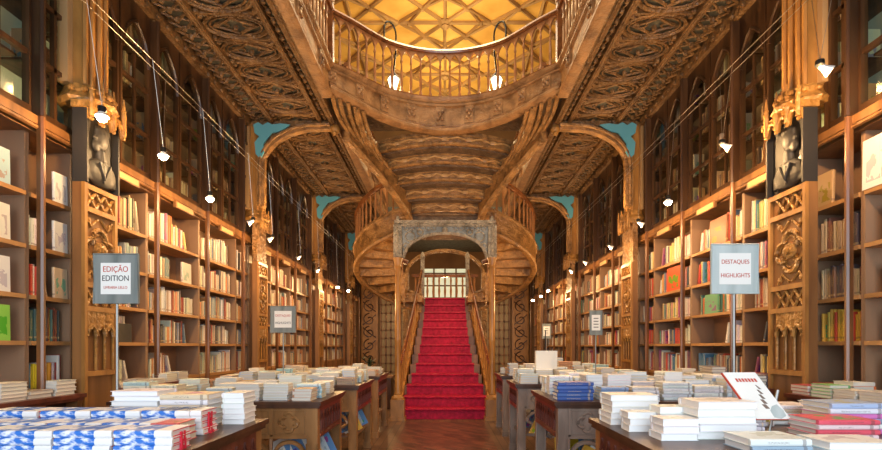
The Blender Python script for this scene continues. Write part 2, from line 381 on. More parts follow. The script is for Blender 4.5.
# ------------------------------------------------------------------ gallery slab and carved soffit, each side
def ellring(b, cx, cy, z, rx, ry, r, mi=0, n=20, pw=1.0):
    pts = []
    for k in range(n):
        a = 2*pi*k/n; c_, s_ = cos(a), sin(a)
        pts.append((cx+rx*math.copysign(abs(c_)**pw, c_), cy+ry*math.copysign(abs(s_)**pw, s_), z))
    b.tube(pts, r, 5, True, mi)
for s, nm in ((-1,'left'), (1,'right')):
    b = MB(); b.box(s*3.4, s*1.9, 1.5, BACK, ZS+.06, 5.66)
    b.box(s*3.78, s*3.38, 1.5, BACK, 5.2, 5.66)
    g = struct('ceiling_gallery_'+nm, b, 'soffitback')
    b = MB()
    # longitudinal beams
    for x0, x1, dz in ((3.42,3.32,.06),(2.99,2.91,.05),(2.16,2.09,.05),(1.96,1.865,.085)):
        b.box(s*x0, s*x1, 1.5, BACK, ZS-dz, ZS+.08)
        b.tube([(s*(x0+x1)/2, 1.5, ZS-dz),(s*(x0+x1)/2, BACK, ZS-dz)], .022, 6)
    y = 3.0
    while y < 19.6:
        cx = -2.535*1
        X = s*2.535
        ellring(b, X, y, ZS+.01, .37, .225, .026)
        ellring(b, X, y, ZS+.01, .31, .17, .014)
        ellring(b, X, y, ZS+.015, .27, .15, .02, n=16, pw=2.4)
        b.ball((X, y, ZS-.01), .035, n=6)
        for q in (-1, 1):
            ellring(b, X+q*.17, y, ZS+.02, .085, .05, .012, n=8)
            for t in (-1, 1): b.ball((X+q*.34, y+t*.2, ZS+.0), .035, n=6)
            b.tube([(X+q*.40, y-.245, ZS+.02),(X+q*.22, y-.18, ZS+.01),(X, y-.245, ZS+.02)], .018, 5)
        b.box(X-.41, X+.41, y-.245-.012, y-.245+.012, ZS-.01, ZS+.06)
        # narrow strips: small tracery and knobs
        for (xc, hw) in ((3.155, .15), (2.02, .06)):
            for dy in (-.16, 0, .16):
                Y = y+dy
                b.tube([(s*(xc-hw), Y-.08, ZS+.02),(s*(xc), Y+.02, ZS-.01),(s*(xc+hw), Y-.08, ZS+.02)], .02, 5)
                b.tube([(s*(xc-hw), Y+.08, ZS+.02),(s*(xc), Y-.02, ZS-.01),(s*(xc+hw), Y+.08, ZS+.02)], .02, 5)
                b.ball((s*xc, Y, ZS-.03), .032, n=6)
        y += .49
    struct('trim_2' if s < 0 else 'trim_3', b, 'soffit', smooth=True)
# closed floor behind the staircase well
b = MB(); b.box(-1.9, 1.9, 14.9, BACK, ZS, 5.66); struct('ceiling_well_back', b, 'soffitback')

# ------------------------------------------------------------------ gallery front: fascia + balustrade
half = [(-1.76,7.44,0),(-1.48,7.70,0),(-1.25,7.95,0),(-.96,8.22,0),(-.5,8.43,0),(0,8.5,0)]
full = half+[(-x,y,z) for x,y,z in reversed(half[:-1])]
EDGE = catmull(full, 6)
def zb(p): return 5.11+.19*min(1, (abs(p[0])/1.76)**1.5)
FLOOR2 = 5.70; RAILZ = 6.55
def fascia(path, name, zbf, label):
    th = thing(name, (path[len(path)//2][0], path[len(path)//2][1], 5.2), label, 'fascia')
    b = MB()
    def prof(i):
        z0 = zbf(path[i]); h = FLOOR2-z0
        return [(-.10,z0),(.02,z0),(.05,z0+.025),(.05,z0+.06),(.02,z0+.085),(.035,z0+.11),(.0,z0+.13),(-.005,z0+h*.74),(.03,z0+h*.77),(.03,z0+h*.83),(.01,z0+h*.86),(.06,z0+h*.93),(.07,z0+h),(-.10,z0+h)]
    b.ribbon(path, prof); put('moulded_board', b, 'fascia', th, smooth=True)
    # carved panel blocks along it
    L_ = 0; last = -9
    for i in range(1, len(path)-1):
        p = Vector(path[i]); L_ += (p-Vector(path[i-1])).length
        if L_-last < (.46 if abs(p.x) < 1.7 else .8): continue
        last = L_
        t = (Vector(path[i+1])-Vector(path[i-1])).normalized(); a = Vector((t.y,-t.x,0)); z0 = zbf(path[i]); h = FLOOR2-z0
        b = MB()
        def P(u, o, z): return p+t*u+a*o+Vector((0,0,z))
        za, zc = z0+.13, z0+h*.75
        hw = .075
        b.add([P(-hw,-.03,za),P(hw,-.03,za),P(hw,-.03,zc),P(-hw,-.03,zc),P(-hw,.025,za),P(hw,.025,za),P(hw,.025,zc),P(-hw,.025,zc)],
              [(0,1,2,3),(4,5,6,7),(0,1,5,4),(1,2,6,5),(2,3,7,6),(3,0,4,7)])
        for (u, zz) in ((-.035,.3),(.035,.3),(0,.5),(-.035,.7),(.035,.7)): b.ball(P(u,.03,za+(zc-za)*zz), .03, n=6)
        put('carved_block', b, 'fascia', th, smooth=True)
    return th
def balustrade(path, name, label, zf=FLOOR2, hgt=.85, sp=.17, group=None):
    m = path[len(path)//2]
    th = thing(name, (m[0], m[1], zf), label, 'balustrade', group)
    # resample
    P = [Vector(p) for p in path]; d = [0]
    for i in range(1, len(P)): d.append(d[-1]+(P[i]-P[i-1]).length)
    n = max(2, round(d[-1]/sp)); pts = []
    for k in range(n+1):
        q = d[-1]*k/n; i = max(j for j in range(len(d)) if d[j] <= q+1e-6); i = min(i, len(P)-2)
        t = (q-d[i])/max(d[i+1]-d[i],1e-6); pts.append(P[i].lerp(P[i+1], t))
    put('handrail', MB().ribbon(P, [(-.055,zf-0+hgt-.05),(.055,zf+hgt-.05),(.07,zf+hgt-.02),(.05,zf+hgt+.02),(-.05,zf+hgt+.02),(-.07,zf+hgt-.02)]), 'rail', th, smooth=True)
    put('base_rail', MB().ribbon(P, [(-.05,zf),(.05,zf),(.05,zf+.05),(-.05,zf+.05)]), 'rail', th)
    # pointed arcade under the rail
    b = MB()
    for k in range(n):
        a, c = pts[k], pts[k+1]; t = (c-a); l = t.length; t.normalize(); nn = Vector((t.y,-t.x,0)); zt = zf+hgt-.05; zs_ = zt-.17
        q = 8; top = []; low = []
        for j in range(q+1):
            u = j/q; x = abs(u-.5)*l; aa = l*.42
            z = zs_+.02+(sqrt(max((2*aa)**2-(x+aa)**2, 0)) if x < aa else 0)
            low.append((u*l, min(z, zt-.02)))
        poly = [(0,zt)]+[(u, z) for u, z in low]+[(l, zt)]
        b.prism(poly, lambda u, v, o, a=a, t=t, nn=nn: (a.x+t.x*u+nn.x*o, a.y+t.y*u+nn.y*o, v), -.018, .018)
    put('arcade', b, 'balu', th)
    prof = [(.02,.05),(.03,.06),(.03,.1),(.017,.13),(.024,.2),(.026,.3),(.018,.42),(.013,.55),(.022,.57),(.022,.59),(.014,.62),(.014,hgt-.06)]
    prof = [(r, z*hgt/.85) for r, z in prof]
    src = put('baluster', MB().lathe(prof, (0,0,0), 8), 'balu', th, origin=(0,0,0), smooth=True)
    src.location = Vector((pts[0].x, pts[0].y, zf))-wl(th)
    for k in range(1, n+1): inst(src, 'baluster', th, (pts[k].x, pts[k].y, zf))
    return th
fascia(EDGE, 'gallery_fascia', zb, 'pale carved curved wooden fascia under the front balustrade above the staircase')
balustrade([(p.x, p.y+.05, 0) for p in EDGE], 'gallery_balustrade', 'curved wooden balustrade with pointed arcade above the red staircase')
# wedge of floor between the fascia and the stair head
b = MB(); poly = [(p.x, p.y+.03) for p in EDGE]+[(1.9, 8.9), (-1.9, 8.9)]
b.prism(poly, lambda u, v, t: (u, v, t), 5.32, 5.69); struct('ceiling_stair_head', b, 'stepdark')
for s, nm in ((-1,'left'), (1,'right')):
    p1 = [(s*1.76, 2.2+i*.524, 0) for i in range(11)]
    p2 = [(s*1.78, 8.9+i*.5, 0) for i in range(13)]
    if s < 0: p1 = [(a,c,d) for a,c,d in p1]; 
    else: p1 = p1[::-1]
    if s < 0: p2 = p2
    else: p2 = p2[::-1]
    # ribbon's sideways axis points to (t.y,-t.x): flip so the face looks into the well
    q1 = sorted(p1, key=lambda p: s*-p[1]); q2 = sorted(p2, key=lambda p: s*-p[1])
    fascia(q1, 'gallery_fascia', lambda p: 5.18, 'long carved fascia of the %s gallery facing the light well' % nm)
    fascia(q2, 'gallery_fascia', lambda p: 5.18, 'carved fascia of the %s gallery beside the upper stair flight' % nm)
    r1 = [p for p in p1 if p[1] > 5.0]
    balustrade(sorted(r1, key=lambda p: p[1]), 'gallery_balustrade', 'straight wooden balustrade along the %s gallery nearer the camera' % nm)
    balustrade(sorted(p2, key=lambda p: p[1]), 'gallery_balustrade', 'straight wooden balustrade along the %s gallery behind the stair head' % nm)
    # corner newel
    b = MB().box(s*1.76-.06, s*1.76+.06, 7.40, 7.52, 5.70, 6.62).lathe([(.05,6.62),(.08,6.66),(.07,6.72),(.02,6.80)], (s*1.76,7.46,0), 8)
    tag(put('newel_post', b, 'rail'), 'square newel post with knob at the %s corner of the upper balustrade' % nm, 'newel post')

# lanterns hooked over the curved balustrade
for s, nm in ((-1,'left'), (1,'right')):
    x = s*1.02; y0 = 8.21
    th = thing('gallery_lantern', (x, y0, 6.57), 'glowing lantern on a looped iron hook at the %s half of the curved balustrade' % nm, 'lantern')
    lp = [(x,y0,6.5),(x,y0,6.72)]+[(x+s*(-.09*(1-cos(a))), y0+.10*(1-cos(a)), 6.74+.17*sin(a)) for a in [pi*k/8 for k in range(9)]]+[(x-s*.17,y0+.22,6.45),(x-s*.13,y0+.25,6.14)]
    put('hook', MB().tube(lp, .016, 6), 'iron', th, smooth=True)
    c = (x-s*.13,y0+.25,0)
    put('lantern_glass', MB().lathe([(.04,5.80),(.10,6.02),(.09,6.04)], c, 6), 'glowlow', th)
    put('lantern_cap', MB().lathe([(.11,6.04),(.06,6.10),(.015,6.15)], c, 6), 'iron', th)
    light('lantern_light', 'POINT', (c[0], c[1]+.2, 5.95), 18, WARM, size=.08)
# ------------------------------------------------------------------ the staircase
STY = 9.5; RISE = 2.71/13; GO = .30
def hwid(i): 
    t = [.82,.79,.75,.71,.635,.60,.58,.56,.55,.54,.535,.53,.53]
    return t[min(int(i),12)]
st = thing('staircase', (0, STY, 0), 'carved wooden double staircase with red carpeted lower flight and two spiral arms', 'staircase')
for i in range(13):
    y0 = STY+GO*i; z1 = RISE*(i+1); hw = hwid(i)+(.04 if i < 3 else 0); y1 = y0+GO if i < 12 else 14.2
    stp = put('step', MB().box(-max(hw+.05,.84-.02*i), max(hw+.05,.84-.02*i), y0+.02, y1+.05, max(0, z1-RISE*1.6), z1-.02), 'case', st)
    b = MB(); h2 = hw
    # carpet runs over the tread and its rounded nosing and down the riser
    pr = [(y0+.0, z1-RISE+.0),(y0-.0, z1-.05),(y0-.03, z1-.035),(y0-.032, z1-.01),(y0-.01, z1+.003),(y1+.0, z1+.003),(y1+.0, z1-.02),(y0+.012, z1-.02),(y0+.012, z1-RISE)]
    b.prism(pr, lambda u, v, t: (t, u, v), -h2, h2); put('carpet', b, 'carpet', stp, origin=wl(st), smooth=False)
# landing wings
for s in (-1, 1):
    put('landing', MB().box(s*.56, s*1.2, 11.95, 14.2, 2.5, 2.71), 'step', st)
# closed side strings of the lower flight
for s in (-1, 1):
    sx = [.88,.875,.86,.845,.825,.80,.775,.755,.73,.70,.68,.65,.63]
    path = [(s*max(hwid(i)+.03, sx[i]), STY+GO*i, RISE*(i+.4)) for i in range(13)]
    put('string_board', MB().ribbon(path, [(-.03,-.28),(.03,-.28),(.03,.12),(-.03,.12)]), 'goldflat', st)
    rail = catmull([(s*.88, STY+.0, 1.06),(s*.87,STY+.35,1.20),(s*.83,STY+1.0,1.56),(s*.77,STY+1.7,2.04),(s*.69,STY+2.6,2.74),(s*.62,STY+3.5,3.42)], 5)
    put('handrail', MB().tube(rail, .035, 8, ry=.045), 'rail', st, smooth=True)
    src = None
    for i in range(12):
        x = s*max(hwid(i)+.03, sx[i])*.992; y = STY+GO*i+.12; zbse = RISE*(i+.4)+.12+.07
        # height to the rail
        zr = min(rail, key=lambda p: abs(p.y-y)).z-.03
        h = max(.3, zr-zbse)
        if src is None:
            src = put('baluster', MB().lathe([(.022,0),(.03,.06),(.016,.12),(.026,.35),(.015,.6),(.024,.8),(.016,1)], (0,0,0), 8), 'goldflat', st, origin=(0,0,0), smooth=True)
            src.location = Vector((x,y,zbse))-wl(st); src.scale = (1,1,h)
        else: inst(src, 'baluster', st, (x,y,zbse), 0, (1,1,h))
    put('newel', MB().box(s*.60-.05, s*.60+.05, 13.05, 13.15, 2.71, 3.75).lathe([(.05,3.75),(.07,3.8),(.05,3.88),(.01,3.95)], (s*.6,13.1,0), 8), 'grey', st)
# spiral arms
ZL = 2.71; ZM = 4.2; NS = 9
for s in (-1, 1):
    cx, cy = s*.95, 11.4; r0, r1 = .2, 1.06
    dz = (ZM-ZL)/NS
    for i in range(NS):
        a0 = 90+20*i; a1 = a0+21.5; zt = ZL+dz*(i+1)
        poly = []
        for q in range(5): a = R(a0+(a1-a0)*q/4); poly.append((r0*cos(a), r0*sin(a)))
        for q in range(5, -1, -1): a = R(a0+(a1-a0)*q/5); poly.append((r1*cos(a), r1*sin(a)))
        b = MB().prism(poly, lambda u, v, t: (cx-s*u, cy+v, t), zt-.30, zt)
        put('winder_step', b, 'step', st)
        # moulded lip on the front lower edge
        a = R(a0); b = MB().tube([(cx-s*r0*cos(a), cy+r0*sin(a), zt-.29),(cx-s*r1*cos(a), cy+r1*sin(a), zt-.29)], .03, 6)
        put('step_moulding', b, 'step', st)
    def arc(r, z0, z1, n=24, a0=90, a1=270):
        return [(cx-s*r*cos(R(a0+(a1-a0)*k/n)), cy+r*sin(R(a0+(a1-a0)*k/n)), z0+(z1-z0)*k/n) for k in range(n+1)]
    outer = [(s*.60,12.50,2.60),(s*.8,12.49,2.62)]+arc(1.10, 2.68, 4.12)[1:-1]+[(s*.82,10.27,4.17),(s*.73,10.18,4.24),(s*.74,10.02,4.34),(s*.86,9.72,4.50),(s*1.05,9.36,4.70),(s*1.30,8.93,4.93),(s*1.58,8.48,5.15),(s*1.66,8.3,5.2)]
    outer = catmull(outer, 2)
    put('outer_string', MB().ribbon(outer, [(-.045,-.33),(.045,-.33),(.07,-.28),(.045,-.24),(.045,.12),(.075,.15),(.06,.2),(-.06,.2),(-.075,.15),(-.045,.12),(-.045,-.24),(-.07,-.28)]), 'step', st, smooth=True)
    put('inner_string', MB().ribbon(arc(.18, 2.68, 4.12), [(-.03,-.33),(.03,-.33),(.03,.3),(-.03,.3)]), 'step', st, smooth=True)
    railp = catmull(arc(1.10, 3.55, 4.98, 16)+[(s*.75,10.15,5.15)], 2)
    put('spiral_handrail', MB().tube(railp, .05, 8, ry=.06), 'rail', st, smooth=True)
    src = None
    for k in range(1, 25):
        a = R(90+180*k/25); z = 2.68+(4.12-2.68)*k/25+.19
        loc = (cx-s*1.10*cos(a), cy+1.10*sin(a), z)
        if src is None:
            src = put('spiral_baluster', MB().lathe([(.02,0),(.028,.05),(.015,.12),(.024,.3),(.014,.5),(.022,.55),(.014,.68)], (0,0,0), 8), 'balu', st, origin=(0,0,0), smooth=True)
            src.location = Vector(loc)-wl(st)
        else: inst(src, 'spiral_baluster', st, loc)
# middle landing and upper flight seen from below
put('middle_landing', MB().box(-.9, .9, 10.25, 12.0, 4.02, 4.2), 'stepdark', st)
for i in range(6):
    d0 = 8.62+.34*i; zt = 5.14-.2*i; hw = [1.50,1.30,1.10,.93,.82,.76][i]; sag = [.60,.46,.34,.26,.2,.15][i]
    def fr(x, o=0): return d0+sag*(x/hw)**2+o
    xs = [-hw+2*hw*k/20 for k in range(21)]
    poly = [(x, fr(x)) for x in xs]+[(hw, d0+sag+.5),(-hw, d0+sag+.5)]
    s1 = put('curved_step', MB().prism(poly, lambda u,v,t: (u,v,t), zt-.18, zt+.06), 'step', st)
    b = MB()
    b.tube([(x, fr(x,-.02), zt-.165) for x in xs], .03, 6); b.tube([(x, fr(x,-.01), zt-.01) for x in xs], .018, 6)
    put('moulding', b, 'step', s1, origin=wl(st), smooth=True)
    b = MB(); n = 7 if i < 3 else 5
    for k in range(n):
        x = -hw*.86+2*hw*.86*k/(n-1)
        b.ball((x, fr(x,-.0), zt-.085), .05, n=6, sq=(1.6,.7,.8))
        if k < n-1:
            x2 = x+hw*.86/(n-1); b.tube([(x+.05, fr(x+.05,-.01), zt-.085),(x2, fr(x2,-.015), zt-.05),(x2+(x2-x)-.05, fr(x2+(x2-x)-.05,-.01), zt-.085)], .016, 5)
    put('carving', b, 'vine', s1, origin=wl(st), smooth=True)
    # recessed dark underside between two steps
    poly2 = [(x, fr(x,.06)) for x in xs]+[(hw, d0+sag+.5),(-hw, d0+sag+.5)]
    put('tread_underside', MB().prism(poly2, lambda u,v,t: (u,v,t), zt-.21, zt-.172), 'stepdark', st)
# ribs fanning from the upper strings to the underside of the gallery front
for s in (-1, 1):
    for k in range(6):
        f = k/5; a = Vector((s*(1.56-.62*f), 8.52+1.0*f, 5.02-.32*f)); e = EDGE[int((f*.62+.10)*15)].copy() if s < 0 else EDGE[len(EDGE)-1-int((f*.62+.10)*15)].copy()
        e.z = zb(e)-.01; e.y += .06; mid = (a+e)/2+Vector((s*.16,0,-.02-.10*f))
        pts = [a*(1-t)**2+mid*2*t*(1-t)+e*t*t for t in [q/8 for q in range(9)]]
        put('vault_rib', MB().tube(pts, .034, 6), 'step', st, smooth=True)
    # leafy crest along the upper string
    b = MB()
    for k in range(9):
        f = k/8; p = Vector((s*.80,9.85,4.58)).lerp(Vector((s*1.60,8.42,5.32)), f); b.ball(p, .055, n=6, sq=(1,1,1.2)); b.ball(p+Vector((s*.03,-.05,.05)), .03, n=6)
    b.tube([(s*.80,9.85,4.56),(s*1.60,8.42,5.28)], .035, 6)
    put('crest', b, 'vine', st, smooth=True)

# portal: two slender columns and a pierced gothic arch
po = thing('portal_arch', (0, 9.36, 0), 'pierced grey gothic arch on two slender columns at the foot of the red stairs', 'arch')
for s in (-1, 1):
    x = s*.90
    c = put('column', MB().lathe([(.062,.48),(.075,.5),(.055,.55),(.055,1.5),(.062,1.52),(.055,1.56),(.052,2.9),(.07,2.93),(.06,2.97),(.085,3.06),(.09,3.1)], (x,9.36,0), 12), 'goldflat', po, smooth=True)
    put('plinth', MB().box(x-.13,x+.13,9.24,9.5,0,.40).box(x-.15,x+.15,9.22,9.52,0,.07).lathe([(.13,.40),(.12,.44),(.075,.49)], (x,9.36,0), 8), 'goldflat', po)
    b = MB().box(x-.08,x+.08,9.28,9.44,3.1,3.72).tube([(x,9.27,3.12),(x,9.27,3.6),(x,9.27,3.78)], [.03,.03,.004], 6).lathe([(.03,3.72),(.06,3.78),(.02,3.9)], (x,9.36,0), 6)
    put('pier', b, 'grey', po)
q = 20; low = []
for k in range(q+1):
    u = -.80+1.6*k/q; low.append((u, 3.10+.46*(1-(abs(u)/.80)**2.2)**.55))
poly = [(-.82,3.74)]+low+[(.82,3.74)]
b = MB().prism(poly, lambda u,v,t: (u,t,v), 9.32, 9.42); put('arch_panel', b, 'portal', po)
b = MB().tube([(u, 9.31, v) for u, v in low], .03, 6).tube([(-.82,9.31,3.72),(.82,9.31,3.72)], .035, 6)
for k in range(-7, 8):
    if abs(k) > 1: b.tube([(k*.105+.04*cos(a), 9.31, 3.66+.04*sin(a)) for a in [2*pi*j/8 for j in range(8)]], .01, 5, True)
for s in (-1, 1):
    for (dx, dz, r) in ((.66,3.5,.09),(.47,3.58,.05),(.74,3.32,.05)):
        b.tube([(s*dx+r*cos(a), 9.31, dz+r*sin(a)) for a in [2*pi*j/12 for j in range(12)]], .014, 5, True)
b.ball((0,9.3,3.62), .06, n=8)
put('tracery', b, 'grey', po, smooth=True)
b = MB().box(-.96,.96,9.26,9.46,3.74,3.80); put('cornice', b, 'grey', po)

# landing screen at the head of the red flight
ls = thing('landing_screen', (0, 14.2, 2.71), 'small wooden arcaded rail across the landing above the red carpet', 'balustrade')
put('handrail', MB().box(-.95,.95,14.16,14.24,3.42,3.50), 'rail', ls)
src = None
for k in range(11):
    x = -.85+.17*k
    if src is None:
        src = put('baluster', MB().lathe([(.03,0),(.04,.06),(.02,.12),(.035,.3),(.02,.5),(.03,.6),(.02,.71)], (0,0,0), 8), 'balu', ls, origin=(0,0,0), smooth=True); src.location = Vector((x,14.2,2.71))-wl(ls)
    else: inst(src, 'baluster', ls, (x,14.2,2.71))
ar = thing('landing_arch', (0, 14.6, 0), 'wide wooden arch spanning behind the stair landing', 'arch')
pts = [(1.15*cos(pi*k/16), 14.6, 3.55+.72*sin(pi*k/16)) for k in range(17)]
put('arch_rib', MB().tube(pts, .06, 6), 'step', ar, smooth=True)
for s in (-1,1): put('jamb', MB().box(s*1.08,s*1.24,14.5,14.7,0,3.6), 'step', ar)
# back window with daylight
wd = MB().box(-.9,.9,BACK+.05,BACK+.08,2.9,4.6)
m = plain('daylight_pane', (.8,.85,.75), .4, 0, .42, (.80,.88,.60)); wn = struct('window_1', wd, m)
b = MB()
for k in range(5): x = -.9+.45*k; b.box(x-.03,x+.03,BACK-.04,BACK+.04,2.9,4.6)
for z in (2.92,3.4,3.9,4.4): b.box(-.9,.9,BACK-.04,BACK+.04,z-.025,z+.025)
f = put('window_frame', b, 'case', wn)

# back wall: lattice doors, scroll panels and shelves between them
for s, nm in ((-1,'left'),(1,'right')):
    x0, x1 = s*3.40, s*2.72
    th = thing('scroll_panel', (s*3.06, 19.9, 0), 'tall golden panel with dark scrollwork on the back wall, %s of the staircase' % nm, 'panel')
    put('board', MB().box(x0,x1,19.86,19.98,0,4.6), 'goldflat', th)
    b = MB()
    for j in range(7):
        zc = .95+.52*j; sg = 1 if j%2 else -1
        pts = [(s*3.06+sg*(.24*(1-k/22)+.02)*cos(pi/2+sg*k*.42), 19.84, zc+(.24*(1-k/22)+.02)*sin(pi/2+sg*k*.42)) for k in range(18)]
        b.tube(pts, .022, 5)
        b.tube([(s*3.06-.26*sg,19.84,zc-.2),(s*3.06,19.84,zc-.03),(s*3.06+.26*sg,19.84,zc+.2)], .02, 5)
    put('scrollwork', b, 'dark', th)
    th = thing('glazed_door', (s*2.1, 19.9, 0), 'lattice glazed wooden door glowing amber on the back wall, %s of the staircase' % nm, 'door')
    b = MB()
    for k in range(6): x = s*(1.6+.2*k); b.box(x-.035,x+.035,19.85,19.93,0,4.2)
    for k in range(13): b.box(s*1.6,s*2.6,19.85,19.93,.02+.34*k,.08+.34*k)
    put('lattice', b, 'case', th)
    mm = bpy.data.materials.get('amber_pane') or plain('amber_pane', (.12,.065,.018), .4, 0, .07, (1,.5,.12))
    put('panes', MB().box(s*1.6,s*2.6,19.94,19.96,.02,4.2), mm, th)

# ------------------------------------------------------------------ wall bays
def pal(*c): return c
CREAM = [(.72,.66,.52),(.78,.74,.64),(.66,.58,.42),(.80,.78,.72),(.60,.48,.32),(.74,.70,.60),(.42,.12,.06),(.62,.30,.12),(.12,.10,.10),(.60,.50,.34),(.30,.34,.36),(.70,.64,.54),(.30,.06,.04),(.08,.07,.06),(.42,.30,.18),(.16,.22,.26),(.50,.40,.28)]
MIX = [(.78,.74,.66),(.60,.08,.05),(.08,.10,.14),(.70,.55,.20),(.10,.22,.34),(.74,.70,.60),(.45,.30,.18),(.10,.25,.18),(.66,.60,.48),(.55,.16,.05),(.80,.78,.72),(.35,.10,.20)]
LEATH = [(.20,.09,.05),(.30,.17,.09),(.42,.30,.17),(.26,.13,.07),(.50,.38,.22),(.14,.10,.10),(.36,.22,.10)]
GOLDB = [(.70,.42,.06),(.75,.50,.10),(.50,.06,.03),(.62,.34,.05),(.72,.46,.08)]
DARKC = [(.05,.06,.06),(.08,.16,.14),(.60,.45,.06),(.10,.08,.06),(.12,.20,.16),(.30,.10,.06)]
BRIGHT = [(.60,.02,.25),(.75,.60,.04),(.05,.05,.05),(.80,.80,.78),(.60,.05,.04),(.06,.20,.40),(.75,.72,.66),(.65,.30,.04)]
WHITE = [(.80,.79,.75),(.76,.74,.68),(.70,.68,.62),(.82,.82,.80),(.66,.60,.50),(.74,.76,.76)]
LEV = [1.02, 1.45, 1.83, 2.24, 2.67]; TOPZ = 3.16
BOOKS = []     # shelf books: dict(loc, dims(depth,thick,height), side, lean, col, label, size)
BAYN = {.5:'before the first pillar', 4.5:'past the first pillar', 8.5:'past the second pillar', 12.5:'past the third pillar', 16.5:'past the fourth pillar'}
CN = {0:'first',1:'second',2:'third',3:'narrow fourth'}
SH = ['bottom shelf','second shelf up','third shelf up','fourth shelf up','top shelf']
def colname(c):
    r, g, b_ = c; v = max(c); mn = min(c)
    if v < .13: return 'black'
    if mn > .73: return 'white'
    if mn > .45 and r >= b_: return 'cream'
    if v-mn < .08: return 'grey'
    if r == v and g < .2*r+.02: return 'crimson' if b_ > .12 else 'red'
    if r == v and g > .58*r: return 'tan' if b_ > .3*r else 'yellow'
    if r == v and g > .4*r: return 'ochre' if v > .5 else 'brown'
    if r == v: return 'orange' if v > .5 else 'brown'
    if g == v: return 'green'
    return 'blue'
def book(x, y, z, dep, th, h, s, col, lean, label, P):
    BOOKS.append(dict(x=x, y=y, z=z, d=dep, t=th, h=h, s=s, col=col, lean=lean, label=label, size=h*th*abs(x)/(y*y*y), P=P))
def fill(s, y0, y1, z, gap, palette, P, ci, lv, fillf=.92, X=3.46, upper=False):
    y = y0; n = 0; end = y0+(y1-y0)*fillf
    hb = random.uniform(.60,.80)*gap; run = 0; tb = random.uniform(.02,.035); cb = random.choice(palette)
    while True:
        if run <= 0:
            hb = min(random.uniform(.58,.86)*gap, gap-.05); run = random.randint(3,9); tb = random.uniform(.018,.038); cb = random.choice(palette)
            if random.random() < .12 and n: y += random.uniform(.02,.09)
        run -= 1
        t = tb*random.uniform(.85,1.2); h = min(hb*random.uniform(.94,1.05), gap-.03)
        if y+t > end: break
        c = cb if random.random() < .35 else random.choice(palette); c = tuple(min(.9, max(.01, v*random.uniform(.9,1.1))) for v in c)
        n += 1; side = 'left' if s < 0 else 'right'
        where = {.5:'wall cabinet nearest the camera'}.get(P)
        lab = (colname(c), n, SH[lv] if not upper else ORD[lv]+' glazed shelf', ci, P, side)
        book(s*(X+random.uniform(0,.02)), y+t/2, z, random.uniform(.13,.19), t*.96, h, s, c, 0, lab, P)
        y += t+.001
    # a leaning one at the end
    if fillf < .95 and random.random() < .6 and not upper:
        h = hb; t = .03; an = random.uniform(.15,.35)
        if y+t+h*sin(an)+.02 < y1:
            n += 1; c = random.choice(palette)
            book(s*X, y+t/2+.005+h*sin(an), z+t/2*sin(an), .16, t, h*.95, s, c, an, (colname(c), n, SH[lv], ci, P, 'left' if s < 0 else 'right'), P)

OVER = {}
# (side, P, compartment, level) -> (palette, fill)
for lv, (p_, f_) in enumerate([(BRIGHT,.62),(DARKC,.45),(MIX,.3),(WHITE,.3),(DARKC,.25)]): OVER[(-1,.5,3,lv)] = (p_, .9)
for lv, p_ in enumerate([MIX, GOLDB, LEATH, LEATH, MIX]): OVER[(1,.5,3,lv)] = (p_, .93); OVER[(1,.5,2,lv)] = (p_ if lv != 1 else GOLDB, .93)
OVER[(1,.5,3,0)] = (MIX, 0); OVER[(1,.5,3,4)] = (MIX, 0); OVER[(1,.5,2,4)] = (MIX,0)
OVER[(1,.5,2,2)] = (GOLDB,.93)
OVER[(-1,4.5,0,0)] = (WHITE,.7); OVER[(-1,4.5,0,1)] = (WHITE,.75); OVER[(-1,4.5,1,0)] = (CREAM,.4); OVER[(-1,4.5,1,1)] = (CREAM,.75)
OVER[(-1,4.5,1,3)] = (CREAM,.5); OVER[(-1,4.5,1,4)] = (MIX,.75)
OVER[(1,4.5,0,1)] = (MIX,.6); OVER[(1,4.5,0,2)] = (CREAM,.9); OVER[(1,4.5,0,0)] = (MIX,.8); OVER[(1,4.5,1,1)] = (WHITE,.3); OVER[(1,4.5,1,2)] = (MIX,.9)
OVER[(1,4.5,2,3)] = (MIX,.9); OVER[(1,4.5,2,4)] = (MIX,.8); OVER[(1,4.5,1,4)] = (MIX,.85)
OVER[(-1,.5,2,0)] = (MIX,.0); OVER[(-1,.5,2,1)] = (BRIGHT,0); OVER[(-1,.5,2,2)] = (MIX,.0); OVER[(-1,.5,2,3)] = (MIX,0); OVER[(-1,.5,2,4)] = (MIX,0)
for lv in range(5): OVER[(-1,.5,3,lv)] = (OVER[(-1,.5,3,lv)][0], [.98,.98,.4,.4,0][lv])

